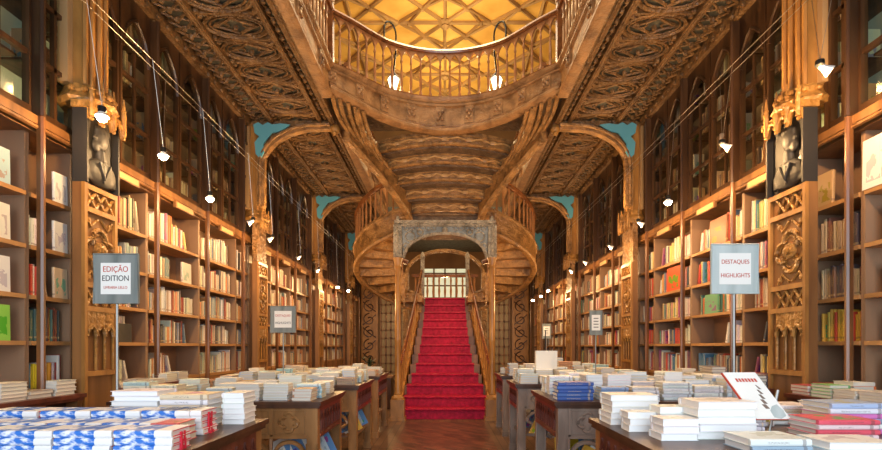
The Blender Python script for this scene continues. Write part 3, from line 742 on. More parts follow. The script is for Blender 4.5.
def spandrel(b, fn, u0, u1, zs, ztop, t0, t1, rise=None, q=12, cusp=0):
    """solid between a pointed arch (springing at zs) and ztop"""
    a = (u1-u0)/2; c = (u0+u1)/2; rise = rise or a*1.73
    pts = []
    for j in range(q+1):
        u = u0+(u1-u0)*j/q; x = abs(u-c); z = zs+rise*sqrt(max((2*a)**2-(x+a)**2, 0))/(1.732*a); pts.append((u, min(z, ztop-.01)))
    for j in range(q):
        (ua,za),(ub,zb_) = pts[j], pts[j+1]
        b.prism([(ua,za),(ub,zb_),(ub,ztop),(ua,ztop)], fn, t0, t1)
    b.tube([fn(u, z, t0) for u, z in pts], .02, 5)
    return pts
for s, side in ((-1,'left'),(1,'right')):
    for P in (.5, 4.5, 8.5, 12.5, 16.5):
        bounds = [P+.02, P+1.11, P+2.30, P+3.50, P+3.98] if s < 0 else [P+.15, P+1.11, P+2.30, P+3.50, P+4.11]
        for ci in range(4):
            y0, y1 = bounds[ci], bounds[ci+1]
            if y1 < 3.6 or y0 > 18.6 or y1 > 19.7: continue
            where = '%s compartment %s, %s wall' % (CN[ci], BAYN[P], side)
            th = thing('bookcase', (s*3.6, (y0+y1)/2, 0), 'open wooden bookcase, %s' % where, 'bookcase', None)
            put('back_panel', MB().box(s*3.72,s*3.76,y0,y1,0,3.16), 'inside', th)
            for ya in (y0+.001, y1-.021): put('side_panel', MB().box(s*3.415,s*3.72,ya,ya+.02,0,3.16), 'inside', th)
            put('base', MB().box(s*3.40,s*3.72,y0+.022,y1-.022,0,.98), 'case', th)
            for z in LEV[0:]: put('shelf', MB().box(s*3.40,s*3.72,y0+.022,y1-.022,z-.035,z), 'shelf', th)
            b = MB().box(s*3.36,s*3.76,y0,y1,TOPZ,TOPZ+.05).box(s*3.31,s*3.76,y0,y1,TOPZ+.05,TOPZ+.12); b.tube([(s*3.32,y0,TOPZ+.03),(s*3.32,y1,TOPZ+.03)], .02, 6)
            put('cornice', b, 'case', th)
            post_y = y1
            if ci in (0,1,2):
                b = MB().box(s*3.285,s*3.32,post_y-.018,post_y+.018,0,3.28); b.tube([(s*3.285,post_y,.0),(s*3.285,post_y,3.28)], .02, 6)
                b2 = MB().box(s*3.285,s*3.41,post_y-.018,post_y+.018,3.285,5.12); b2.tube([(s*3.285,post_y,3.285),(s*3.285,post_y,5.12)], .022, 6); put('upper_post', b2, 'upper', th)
                put('post', b, 'post', th)
            if ci == 3 or ci == 0:
                pass
            if ci != 3: 
                ym = (y0+y1)/2
                put('label_plate', MB().box(s*3.29,s*3.32,ym-.22,ym+.22,TOPZ-.05,TOPZ+.03).box(s*3.285,s*3.295,ym-.19,ym+.19,TOPZ-.04,TOPZ+.02,1), ['case','plate'], th)
            for lv, z in enumerate(LEV):
                p_, f_ = OVER.get((s,P,ci,lv), (CREAM if (s < 0 or P > 6) else MIX, random.choice([.99,.98,.95,.9])))
                if P >= 8.5 and s > 0: p_ = random.choice([CREAM, MIX])
                gap = ([1.45,1.83,2.24,2.67,3.16]+[0])[lv]-z-.035
                if f_ > 0: fill(s, y0+.03, y1-.03, z, gap, p_, P, ci, lv, f_)
            # glazed cabinet above
            cab = thing('glazed_cabinet', (s*3.6, (y0+y1)/2, 3.28), 'upper glazed cabinet with gothic doors, %s' % where, 'cabinet')
            near = P < 4
            put('back_panel', MB().box(s*3.72,s*3.76,y0,y1,3.28,5.2), 'green' if (P < 4 or (P < 5 and ci == 0)) else 'umber', cab)
            for z in (3.78,4.28,4.78): put('cabinet_shelf', MB().box(s*3.48,s*3.72,y0+.02,y1-.02,z-.02,z), 'upper', cab)
            nd = 1 if (y1-y0) < .5 else 2
            for k in range(nd):
                u0 = y0+(y1-y0)*k/nd+.01; u1 = y0+(y1-y0)*(k+1)/nd-.01
                fn = lambda u, v, t: (s*t, u, v)
                b = MB().box(s*3.36,s*3.42,u0,u0+.03,3.29,5.15).box(s*3.36,s*3.42,u1-.03,u1,3.29,5.15).box(s*3.36,s*3.42,u0+.03,u1-.03,3.29,3.36)
                for z in (3.79,4.29): b.box(s*3.37,s*3.41,u0+.03,u1-.03,z-.02,z+.02)
                if near: b.box(s*3.37,s*3.41,(u0+u1)/2-.015,(u0+u1)/2+.015,3.36,5.1)
                else: b.box(s*3.375,s*3.405,(u0+u1)/2-.012,(u0+u1)/2+.012,3.36,4.6)
                if not near: spandrel(b, fn, u0+.03, u1-.03, 4.55, 5.15, 3.36, 3.42)
                else: b.box(s*3.36,s*3.42,u0+.03,u1-.03,5.08,5.15)
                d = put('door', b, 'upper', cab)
                put('glass', MB().add([(s*3.39,u0+.03,3.36),(s*3.39,u1-.03,3.36),(s*3.39,u1-.03,5.14),(s*3.39,u0+.03,5.14)], [(0,1,2,3)]), 'glass', d, origin=wl(cab))
            for lv, z in enumerate((3.29,3.78,4.28,4.78)):
                if P > 13: continue
                if random.random() < .95:
                    a_ = random.uniform(0,.2)
                    fill(s, y0+.06+a_, y1-.05, z, .42, LEATH+[(.55,.46,.34),(.6,.52,.42),(.45,.30,.18)] if not (near and s > 0) else CREAM+BRIGHT, P, ci, lv, random.uniform(.7,.98), 3.48, True)
            # frieze above the doors
        # frieze strip the length of the bay
        if P < 17:
            ya, yb = max(P+.23, 2.8), min(P+3.77, BACK)
            fr = thing('frieze', (s*3.4, (ya+yb)/2, 5.14), 'carved frieze band above the glazed cabinets, %s, %s wall' % (BAYN[P], side), 'frieze')
            b = MB().box(s*3.30,s*3.5,ya,yb,5.14,5.24)
            y = ya+.1
            while y < yb-.05:
                b.ball((s*3.29,y,5.19), .035, n=6, sq=(.6,1,1)); y += .2
            put('band', b, 'soffit', fr)

# ------------------------------------------------------------------ carved pillars
def quatre(c, r, n=40):
    pts = []
    for k in range(n):
        a = 2*pi*k/n; rr = r*(.70+.30*abs(cos(2*a))**.6); pts.append((c[0]+rr*cos(a), c[1]+rr*sin(a)))
    return pts
def lobes(c, r):   # four round lobes meeting at small cusps
    pts = []
    for q in range(4):
        ca = pi/2*q; cx, cy = c[0]+r*.5*cos(ca), c[1]+r*.5*sin(ca)
        for k in range(9):
            a = ca-R(115)+R(230)*k/8; pts.append((cx+r*.5*cos(a), cy+r*.5*sin(a)))
    return pts
def pillar(s, Pc, k):
    side = 'left' if s < 0 else 'right'; near = Pc < 5
    X0, X1 = 3.15, 3.26; ya, yb = Pc-.215, Pc+(.215 if s < 0 else .28)
    desc = {4.5:'first', 8.5:'second', 12.5:'third', 16.5:'fourth'}[Pc]
    th = thing('carved_pillar', (s*3.28, Pc, 0), 'golden carved quatrefoil pillar, %s from the entrance on the %s wall%s' % (desc, side, ' below a dark portrait relief' if near else ''), 'pillar')
    fn = lambda u, v, t: (s*t, u, v)
    put('body', MB().box(s*3.18,s*X1,ya,yb,0,2.85).box(s*X1,s*3.39,(Pc if s<0 else Pc+.13)-.018,(Pc if s<0 else Pc+.13)+.018,0,2.85), 'case', th)
    b = MB().box(s*X0,s*3.18,ya,ya+.035,0,2.85).box(s*X0,s*3.18,yb-.035,yb,0,2.85)
    for z in (0,1.14,1.72,1.93,2.60,2.80): b.box(s*X0,s*3.18,ya+.035,yb-.035,z,z+(.10 if z == 0 else .045))
    put('frame', b, 'goldflat', th)
    # quatrefoil panel
    b = MB(); qc = (Pc, 2.28)
    b.tube([fn(u,v,3.175) for u,v in lobes(qc,.19)], .022, 6, True).tube([fn(u,v,3.18) for u,v in lobes(qc,.145)], .012, 5, True)
    b.lathe([(.075,s*3.18),(.07,s*3.15),(.03,s*3.14),(.035,s*3.12),(.005,s*3.11)], (0,qc[0],qc[1]), 10, ax='x')
    for t in range(8): a = 2*pi*t/8; b.ball((s*3.16, qc[0]+.055*cos(a), qc[1]+.055*sin(a)), .022, n=6)
    for q in (-1,1):
        for p in (-1,1):
            b.ball((s*3.175, qc[0]+q*.14, qc[1]+p*.25), .03, n=6, sq=(.6,1,1)); b.tube([fn(qc[0]+q*.17,qc[1]+p*.29,3.175), fn(qc[0]+q*.11,qc[1]+p*.2,3.175), fn(qc[0]+q*.02,qc[1]+p*.28,3.175)], .012, 5)
    put('quatrefoil', b, 'gold', th, smooth=True)
    for z0, z1 in ((1.77,1.92),(2.65,2.79)):
        b = MB()
        for q in range(3):
            u0 = ya+.04+.117*q; u1 = u0+.117
            b.tube([fn(u0,z0,3.17), fn(u1,z1,3.17)], .014, 5).tube([fn(u0,z1,3.17), fn(u1,z0,3.17)], .014, 5)
            b.ball((s*3.165,(u0+u1)/2,(z0+z1)/2), .02, n=6)
        put('lattice', b, 'gold', th)
    b = MB()
    for q in range(3):
        u0 = ya+.045+.115*q; u1 = u0+.11
        spandrel(b, fn, u0, u1, 1.50, 1.72, 3.155, 3.18, q=8)
        b.tube([fn(u0,1.19,3.165), fn(u0,1.52,3.165)], .012, 5).tube([fn(u1,1.19,3.165), fn(u1,1.52,3.165)], .012, 5)
    put('blind_arcade', b, 'gold', th)
    b = MB().box(s*3.10,s*3.18,ya-.01,yb+.01,2.85,2.90)
    # portrait niche and canopy
    if near:
        put('niche', MB().box(s*3.19,s*X1,ya,yb,2.85,3.50).box(s*3.13,s*3.19,ya,ya+.02,2.85,3.5).box(s*3.13,s*3.19,yb-.02,yb,2.85,3.5), 'nicheback', th)
        rel = thing('portrait_relief', (s*3.18, Pc, 2.88), 'dark bronze bust relief of a person on the first pillar, %s wall' % side, 'relief')
        b = MB(); X = s*3.17
        b.ball((X, Pc+.01, 3.28), .085, n=14, sq=(.55,.82,1.12)); b.ball((X,Pc-.045,3.20), .05, n=10, sq=(.5,.8,1)); b.ball((X-s*.01,Pc-.068,3.265), .018, n=6, sq=(1,1.1,1.2))
        b.ball((X,Pc+.02,3.34), .08, n=12, sq=(.5,.95,.7)); b.lathe([(.045,3.08),(.04,3.18)], (X,Pc+.01,0), 10)
        b.ball((X,Pc+.01,2.98), .17, n=16, sq=(.3,.95,.72)); b.box(X-.02,X+.02,Pc-.15,Pc+.17,2.89,3.0)
        bo = put('bust', b, 'bronze', rel, smooth=True)
        bo.scale = (1, 1.22, 1.08); rm = bo.modifiers.new('skin', 'REMESH'); rm.mode = 'VOXEL'; rm.voxel_size = .009; rm.use_smooth_shade = True
        b = MB().box(X-s*.012,X-s*.05,Pc-.01,Pc+.012,2.9,3.06); b.tube([(X-s*.05,Pc-.07,3.07),(X-s*.055,Pc-.01,2.93),(X-s*.05,Pc+.07,3.07)], .012, 5); put('lapels', b, 'bronze', rel)
    else:
        put('niche', MB().box(s*3.18,s*X1,ya,yb,2.85,3.50), 'carved', th)
    b = MB().box(s*3.10,s*X1,ya-.02,yb+.02,3.50,3.56)
    for q in range(3):
        u0 = ya+.145*q-.002; spandrel(b, fn, u0, u0+.145, 3.40, 3.52, 3.10, 3.13, q=6)
    for q in range(4):
        u = ya+.143*q; b.tube([fn(u,3.42,3.09), fn(u,3.62,3.09), fn(u,3.78,3.09)], [.022,.022,.004], 6); b.ball((s*3.09,u,3.66), .024, n=6); b.ball((s*3.09,u,3.40), .02, n=6)
    b.lathe([(.22,3.56),(.25,3.60),(.20,3.66),(.17,3.74)], (s*3.28,Pc,0), 8)
    for t in range(7): b.ball((s*(3.28-.2*cos(pi*t/6-pi/2)), Pc+.2*sin(pi*t/6-pi/2), 3.68), .03, n=6)
    put('canopy', b, 'gold', th)
    b = MB().box(s*3.22,s*3.41,Pc-.13,Pc+.13,3.74,5.24)
    for q in (-.13,-.05,.05,.13): b.tube([fn(Pc+q,3.74,3.21), fn(Pc+q,5.24,3.21)], .024, 6)
    put('shaft', b, 'goldflat', th)
    b = MB().box(s*3.32,s*3.41,Pc-.19,Pc-.13,3.74,5.2).box(s*3.32,s*3.41,Pc+.13,Pc+.19,3.74,5.2)
    put('pale_reveal', b, M['plate'], th)
    light('pillar_uplight', 'SPOT', (s*2.98, Pc-.05, 3.62), 16, WARM, (R(180), R(s*-11), 0), .03, spot=R(75))
    if Pc > 5:
        ar = thing('bracket_arch', (s*2.6, Pc-.1, 3.78), 'curved wooden bracket arch from the %s pillar to the gallery edge, %s wall' % (desc, side), 'arch')
        path = [(s*3.14, 3.80),(s*3.14,4.2),(s*3.14,4.5)]+[(s*(3.14-.95*(1-cos(a))), 4.5+.66*sin(a)) for a in [pi/2*k/9 for k in range(1,10)]]+[(s*1.95,5.17)]
        vs = [(x, Pc-.1, z) for x, z in path]
        b = MB().tube(vs, .085, 4, ry=.075)
        b.tube([(x, Pc-.2, z) for x, z in path], .028, 6).tube([(x, Pc-.0, z) for x, z in path], .028, 6)
        put('rib', b, 'step', ar, smooth=True)
        put('cross_beam', MB().box(s*3.3,s*1.85,Pc-.14,Pc-.04,5.18,5.26), 'soffit', ar)
        b = MB().ball((s*1.88,Pc-.12,5.12), .085, n=10); b.ball((s*1.88,Pc-.16,5.04), .045, n=8); put('knob', b, 'gold', ar, smooth=True)
        # turquoise leaf ornament in the corner between wall, soffit and arch
        leaf = [(3.24,5.16),(3.22,5.02),(3.14,4.96),(3.22,4.86),(3.20,4.66),(3.12,4.58),(3.06,4.70),(3.07,4.84),(3.0,4.93),(2.93,5.02),(2.82,5.04),(2.70,5.10),(2.62,5.16),(2.78,5.18),(2.92,5.16),(3.0,5.20),(3.08,5.15),(3.16,5.20)]
        b = MB().prism([(s*x, z) for x, z in leaf], lambda u,v,t: (u,t,v), Pc-.22, Pc-.19)
        put('spandrel_leaf', b, 'blue', ar, label='turquoise painted leaf spandrel')
        put('spandrel_web', MB().prism([(s*3.2,4.5)]+[(s*(3.14-.95*(1-cos(a))), 4.5+.66*sin(a)) for a in [pi/2*k/9 for k in range(1,10)]]+[(s*3.2,5.16)], lambda u,v,t: (u,t,v), Pc-.13, Pc-.10), 'carved', ar)
for s in (-1,1):
    for k, Pc in enumerate((4.5,8.5,12.5,16.5)): pillar(s, Pc, k)

# ------------------------------------------------------------------ books
def uvbox(V, F, MI, UV, x0, x1, y0, y1, z0, z1, mi, uvf=None):
    b = len(V); P = [(x0,y0,z0),(x1,y0,z0),(x1,y1,z0),(x0,y1,z0),(x0,y0,z1),(x1,y0,z1),(x1,y1,z1),(x0,y1,z1)]
    V += P
    for f in [(0,3,2,1),(4,5,6,7),(0,1,5,4),(1,2,6,5),(2,3,7,6),(3,0,4,7)]:
        F.append([b+i for i in f]); MI.append(mi)
        for i in f: UV.append(uvf(P[i], f) if uvf else (5, 5))
def book_geo(which='both'):
    """unit book standing: spine at x=0 facing -x, thickness y -.5..5, height z 0..1"""
    V, F, MI, UV = [], [], [], []
    def cov(p, f):
        ys = None
        return (10+p[0], p[2])
    def spn(p, f):
        return (p[1]+.5, p[2]) if f == (3,0,4,7) else (5, 5)
    if which in ('both','cover'):
        uvbox(V,F,MI,UV, .04,1,-.5,-.41,0,1,0,cov); uvbox(V,F,MI,UV, .04,1,.41,.5,0,1,0,cov)
        # rounded spine
        b = len(V); prof = [(.06,-.5),(.015,-.42),(0,-.22),(0,.22),(.015,.42),(.06,.5),(.09,.41),(.09,-.41)]
        n = len(prof); V += [(x,y,0) for x,y in prof]+[(x,y,1) for x,y in prof]
        for k in range(n):
            q = (k+1)%n; F.append([b+k,b+n+k,b+n+q,b+q]); MI.append(0)
            for (i, z) in ((k,0),(k,1),(q,1),(q,0)): UV.append((prof[i][1]+.5, z) if k < 5 else (5,5))
        F.append([b+k for k in range(n)]); MI.append(0); UV += [(5,5)]*n
        F.append([b+n+k for k in reversed(range(n))]); MI.append(0); UV += [(5,5)]*n
    if which in ('both','pages'):
        uvbox(V,F,MI,UV, .08,.965,-.41,.41,.02,.98,1 if which == 'both' else 0)
    return V, F, MI, UV
def geo_mesh(name, geo, mats, flat=False):
    V, F, MI, UV = geo
    if flat: V = [(x-.5, z-.5, y+.5) for x,y,z in V]   # lying: width x, length y, thickness z
    me = bpy.data.meshes.new(name); me.from_pydata(V, [], F)
    for m_ in mats: me.materials.append(m_)
    me.polygons.foreach_set('material_index', MI)
    u = me.uv_layers.new(name='UVMap'); u.data.foreach_set('uv', [c for p in UV for c in p]); me.update(); return me
SHELFBOOK = geo_mesh('book', book_geo(), [M['book'], M['pages']])
G_COV, G_PAG = book_geo('cover'), book_geo('pages')
FC = geo_mesh('book_cover', G_COV, [M['book']], True); FCW = geo_mesh('book_cover', G_COV, [M['bookwater']], True)
FP = geo_mesh('book_pages', G_PAG, [M['pages']], True); FPW = geo_mesh('book_pages', G_PAG, [M['pagesw']], True)
BV, BF, BM_, BUV = book_geo()
def merged(name, items, label, cat):
    """items: (matrix, colour, flat) - the uncountable rest as one object"""
    V, F, MI, UV, CL = [], [], [], [], []
    for mt, col, flat in items:
        b = len(V)
        for (x,y,z) in BV:
            p = mt @ Vector((x-.5, z-.5, y+.5) if flat else (x,y,z)); V.append(p[:])
        r = random.random()
        for f in BF: F.append([b+i for i in f]); CL += [(*col, r)]*len(f)
        MI += BM_; UV += BUV
    if not items: return
    me = bpy.data.meshes.new(name); me.from_pydata(V, [], F); me.materials.append(M['bookstuff']); me.materials.append(M['pages'])
    me.polygons.foreach_set('material_index', MI)
    u = me.uv_layers.new(name='UVMap'); u.data.foreach_set('uv', [c for p in UV for c in p])
    ca = me.color_attributes.new('Col', 'FLOAT_COLOR', 'CORNER'); ca.data.foreach_set('color', [c for p in CL for c in p]); me.update()
    o = bpy.data.objects.new(name, me); COL.objects.link(o); tag(o, label, cat, kind='stuff')
def shelf_matrix(k):
    ang = 0 if k['s'] > 0 else pi
    return Matrix.Translation((k['x'], k['y'], k['z'])) @ Matrix.Rotation(k['lean'], 4, 'X') @ Matrix.Rotation(ang, 4, 'Z') @ Matrix.Diagonal((k['d'], k['t'], k['h'], 1))
BOOKS = [k for k in BOOKS if abs(k['x'])*490/k['y'] < 446]
BOOKS.sort(key=lambda k: -k['size']*(1 if 'glazed' not in k['label'][2] else .35))
PN = {.5:'before first %s pillar', 4.5:'past first %s pillar', 8.5:'past second %s pillar', 12.5:'past third %s pillar', 16.5:'past fourth %s pillar'}
for k in BOOKS[:300]:
    o = bpy.data.objects.new('book', SHELFBOOK); COL.objects.link(o)
    o.matrix_world = shelf_matrix(k); o.color = (*k['col'], 1)
    c, n, sh, ci, P, side = k['label']
    tag(o, '%s spine %s along the %s, %s compartment %s' % (c, ordinal(n), sh, CN[ci].replace('narrow ',''), PN[P] % side), 'book', 'books standing on the wall shelves')
merged('shelved_book_mass', [(shelf_matrix(k), k['col'], False) for k in BOOKS[300:]], 'further rows of books on the wall shelves and behind the cabinet glass', 'books')

# face-out and loose display books
def faceout(s, y, z, w_, h, t, col, label, X=3.405, lean=.02):
    th = bpy.data.objects.new('picture_book', SHELFBOOK.copy()); COL.objects.link(th)
    # cover faces the aisle: thickness along x
    ang = pi/2
    th.matrix_world = Matrix.Translation((s*(X+.03), y-w_/2, z)) @ Matrix.Rotation(s*lean, 4, 'Y') @ Matrix.Rotation(ang, 4, 'Z') @ Matrix.Diagonal((w_, t, h, 1))
    th.color = (*col, 1); tag(th, label, 'book', 'books shown cover outwards')
# photo: left near cabinet
for z, dcol, l1 in ((2.67,(.80,.79,.75),'top'),(2.24,(.78,.75,.68),'second from top'),(1.83,(.70,.52,.32),'middle')):
    faceout(-1, 4.37, z, .15, .27, .025, dcol, 'tall pale book facing outwards alone on the %s shelf, near left narrow bookcase' % l1)
for z, dcol, l1 in ((2.67,(.36,.52,.56),'top'),(2.24,(.72,.70,.60),'fourth'),(1.83,(.78,.77,.72),'third'),(1.45,(.25,.60,.08),'second')):
    faceout(-1, 3.76, z, .2, .28, .025, dcol, '%s cover facing outwards on the %s shelf at the left photo edge' % (colname(dcol), l1))
faceout(1, 4.42, 2.67, .18, .30, .03, (.50,.30,.13), 'brown picture book facing outwards on top shelf of near right narrow bookcase')
faceout(1, 3.86, 2.67, .26, .40, .03, (.82,.80,.76), 'large white picture book with red title, top shelf at right photo edge', X=3.38)
faceout(1, 4.98, 2.68, .34, .33, .03, (.74,.73,.70), 'white picture book with dark floral cover, top shelf past first right pillar')
faceout(1, 6.15, 2.68, .38, .34, .03, (.30,.10,.05), 'dark red illustrated cover, top shelf of second compartment past first right pillar')
faceout(1, 7.35, 2.24, .42, .36, .03, (.62,.09,.02), 'orange-red cover with pale crest facing outwards past first right pillar')
faceout(1, 6.3, 1.83, .32, .25, .03, (.10,.34,.18), 'green and red illustrated cover facing outwards, middle shelf past first right pillar')
faceout(-1, 5.25, 1.45, .22, .2, .02, (.03,.03,.03), 'small black cover facing outwards on shelf past first left pillar')
faceout(-1, 6.5, 2.24, .22, .27, .03, (.68,.60,.50), 'cream cover facing outwards among fallen books past first left pillar')
for (y, z, a) in ((5.9,2.24,.9),(6.1,2.24,1.05)):
    pass
TB = []
def stack(x, y, z, n, w_, l, t, cols, rot, tname, row, ix, water=False, jit=.006, white=False):
    zz = z
    for i in range(n):
        c = cols[i % len(cols)] if isinstance(cols, list) else cols
        c = tuple(min(.9, v*random.uniform(.95,1.05)) for v in c)
        r = R(rot)+random.uniform(-.03,.03)
        TB.append(dict(x=x+random.uniform(-jit,jit), y=y+random.uniform(-jit,jit), z=zz, w=w_, l=l, t=t, c=c, r=r, water=water, white=white,
                       lab='%s book %s up, %s stack, %s row, %s' % ('blue-white' if water else colname(c), ORD[i], ORD[ix], ORD[row], tname),
                       size=(t*max(w_,l)+(w_*l*.6*(1.4-zz-t)/y if i == n-1 else 0))/(y*y)))
        zz += t+.0006
def grid(tname, x0, x1, y0, y1, z, nx, ny, nmin, nmax, palette, dens=.93, t=(.018,.032), hback=0, rots=(90,270,270,0), white=False):
    cx = (x1-x0)/nx; cy = (y1-y0)/ny
    for j in range(ny):
        for i in range(nx):
            if random.random() > dens: continue
            rot = random.choice(rots)
            a, bb = (cy, cx) if rot in (90, 270) else (cx, cy)      # width direction, length direction
            w_ = min(a-.02, random.uniform(.145,.18)); l = min(bb-.02, random.uniform(.20,.26))
            c = [random.choice(palette)]
            if random.random() < .35: c.append(random.choice(palette))
            stack(x0+cx*(i+.5), y0+cy*(j+.5), z, random.randint(nmin,nmax)+int(hback*j), w_, l, random.uniform(*t), c, rot, tname, j, i, white=white)
PALE = [(.50,.26,.14),(.35,.55,.60),(.78,.80,.78),(.62,.74,.74),(.80,.74,.62),(.74,.60,.44),(.80,.80,.78),(.55,.70,.74),(.78,.68,.52),(.42,.30,.22),(.70,.76,.70)]
COOL = [(.80,.82,.84),(.55,.66,.78),(.72,.78,.80),(.80,.80,.78),(.30,.42,.62),(.78,.70,.74),(.62,.62,.66)]
TZ = .95
# front left table: rows of blue-and-white books, white stacks behind
n1 = 'front left table'
for j, yy in enumerate((2.16, 2.36, 2.56)):
    for i in range(6):
        xx = -2.30+.255*i+(.06*j if j else 0)
        if xx > -1.22 + 0: continue
        stack(xx, yy, TZ, [3,3,4][j], .165, .245, .031, (.8,.8,.8), 90, n1, j, i, water=True)
for i, xx in enumerate((-1.30,)): stack(xx, 2.36, TZ, 3, .165,.13,.031,(.66,.10,.10),90,n1,5,i)
for i, (xx, yy, n) in enumerate(((-1.36,2.58,4),)): stack(xx, yy, TZ, n, .165,.245,.031,(.8,.8,.8),90,n1,6,i,water=True)
for i, xx in enumerate((-2.55,-2.28,-2.02)): stack(xx, 2.93, TZ, 3, .18,.25,.026,(.80,.79,.76),90,n1,3,i,white=True)
stack(-1.76, 2.88, TZ, 7, .20,.27,.028,[(.82,.82,.82)],270,n1,3,3,white=True)
stack(-1.47, 2.86, TZ, 6, .21,.27,.030,[(.80,.80,.80),(.72,.56,.40)],90,n1,3,4,white=True)
stack(-1.23, 2.93, TZ, 6, .13,.17,.030,[(.80,.80,.78)],0,n1,3,5,white=True)
# table L1, L2
grid('second left table', -2.72,-1.08, 4.10,4.95, TZ, 7,4, 4,6, PALE, hback=.35)
grid('third left table', -2.70,-1.06, 5.78,6.85, TZ, 7,5, 4,6, PALE+COOL[:3], hback=.3)
grid('fourth left table', -2.70,-1.06, 7.6,8.7, TZ, 6,4, 3,6, PALE, hback=.3)
# right tables
n2 = 'front right table'
stack(1.10, 2.93, TZ, 5, .21,.28,.034,[(.82,.82,.80)],270,n2,3,0,white=True)
stack(1.06, 2.66, TZ, 3, .12,.17,.034,[(.82,.82,.80)],270,n2,2,0,white=True)
stack(1.20, 2.62, TZ, 4, .14,.17,.034,[(.80,.81,.80)],270,n2,2,1,white=True)
stack(1.38, 2.50, TZ, 5, .22,.29,.036,[(.82,.82,.80)],270,n2,1,0,white=True)
stack(1.13, 2.42, TZ, 3, .14,.18,.034,[(.80,.80,.80)],270,n2,1,3,white=True)
stack(1.42, 2.17, TZ, 2, .21,.26,.030,[(.30,.42,.50),(.74,.78,.80)],90,n2,0,0,white=True)
stack(1.70, 2.09, TZ, 2, .20,.27,.030,[(.45,.58,.66),(.80,.81,.80)],270,n2,0,1,white=True)
stack(1.86, 2.36, TZ, 5, .21,.28,.022,[(.70,.10,.14),(.78,.62,.62)],90,n2,1,1)
stack(1.56, 2.58, TZ, 4, .19,.13,.022,[(.40,.36,.42),(.70,.66,.68)],90,n2,2,2)
stack(2.12, 2.62, TZ, 6, .22,.28,.026,[(.66,.20,.50),(.80,.80,.82),(.42,.50,.72)],90,n2,2,3)
stack(1.72, 2.86, TZ, 3, .20,.26,.026,[(.80,.80,.80),(.75,.60,.10)],90,n2,3,1,white=True)
stack(2.02, 2.93, TZ, 5, .20,.26,.022,[(.80,.80,.80),(.65,.55,.42)],90,n2,3,2)
stack(2.24, 2.22, TZ, 2, .24,.30,.034,[(.46,.56,.62),(.80,.80,.78)],90,n2,0,2,white=True)
stack(2.12, 1.93, TZ, 2, .22,.28,.028,[(.12,.22,.40)],90,n2,4,0)
stack(1.42, 2.93, TZ, 3, .20,.25,.026,[(.72,.66,.30),(.8,.8,.78)],90,n2,3,3)
stack(2.42, 2.60, TZ, 3, .20,.25,.03,[(.8,.8,.78)],90,n2,2,4,white=True)
stack(2.30, 2.93, TZ, 4, .20,.25,.03,[(.8,.8,.78)],90,n2,3,4,white=True)
n3 = 'second right table'
stack(1.10, 4.22, TZ, 5, .20,.30,.030,[(.04,.10,.36),(.06,.14,.42)],90,n3,0,0,white=True)
grid(n3, 1.30,2.62, 4.10,4.32, TZ, 5,1, 4,6, COOL, rots=(90,))
grid(n3+' behind navy stack', .98,2.62, 4.36,5.05, TZ, 7,3, 5,8, COOL+[(.82,.82,.8)], hback=.3, white=True)
grid('third right table', .92,2.60, 6.0,6.72, TZ, 7,3, 4,7, PALE+COOL, hback=.4)
grid('fourth right table', .95,2.6, 7.7,8.6, TZ, 6,3, 4,8, PALE+COOL, hback=.5)
# counters
LC = [(.74,.73,.66),(.62,.60,.54),(.40,.36,.32),(.78,.76,.70),(.55,.66,.70)]
DC = [(.10,.10,.12),(.40,.06,.06),(.12,.18,.30),(.60,.58,.55),(.75,.74,.70),(.30,.22,.20)]
grid('left wall counter before the pillar', -3.38,-3.14, 3.0,4.24, 1.0, 1,5, 2,5, LC, rots=(0,), dens=1)
grid('left wall counter past the pillar', -3.38,-3.14, 4.78,6.1, 1.0, 1,5, 2,4, LC, rots=(0,))
grid('right wall counter before the pillar', 2.98,3.36, 2.9,4.25, 1.0, 2,6, 2,4, DC+[(.70,.20,.06),(.2,.45,.2),(.75,.7,.6)], rots=(180,), dens=1)
grid('right wall counter past the pillar', 2.98,3.36, 4.78,6.4, 1.0, 2,7, 3,6, DC+[(.8,.8,.78)], rots=(180,))
def near_ok(k): return abs(k['x'])*490/k['y'] < 470
TB = [k for k in TB if near_ok(k)]
TB.sort(key=lambda k: -k['size'])
for k in TB[:320]:
    m = FCW if k['water'] else FC
    o = bpy.data.objects.new('stacked_book', m); COL.objects.link(o)
    o.location = (k['x'],k['y'],k['z']); o.rotation_euler = (0,0,k['r']); o.scale = (k['w'],k['l'],k['t']); o.color = (*k['c'],1)
    tag(o, k['lab'], 'book', 'books piled on the tables and counters')
    p = bpy.data.objects.new('pages', FPW if (k['white'] or k['water']) else FP); COL.objects.link(p); p.parent = o
    if k['water']:
        if 'EPM' not in globals(): EPM = MB().box(-.42,.47,-.503,.503,.82,.93).box(-.42,.47,-.503,.503,.06,.16).mesh('endpaper', [M['ribbon']])
        e_ = bpy.data.objects.new('endpapers', EPM); COL.objects.link(e_); e_.parent = o; e_['label'] = 'red edge of the boards'
    if k['water'] and k['y'] < 2.7:
        rb = MB().box(-.1,-.02,-.53,-.5,-1.6,.5).box(.1,.16,-.52,-.5,-1.1,.5)
        if 'RIB' not in globals(): RIB = rb.mesh('ribbon', [M['ribbon']])
        q = bpy.data.objects.new('ribbon_marker', RIB); COL.objects.link(q); q.parent = o; q['label'] = 'thin red ribbon marker'
merged('stacked_book_mass', [(Matrix.Translation((k['x'],k['y'],k['z'])) @ Matrix.Rotation(k['r'],4,'Z') @ Matrix.Diagonal((k['w'],k['l'],k['t'],1)), k['c'], True) for k in TB[320:]],
       'further pale books piled on the tables beyond the nearest stacks', 'books')

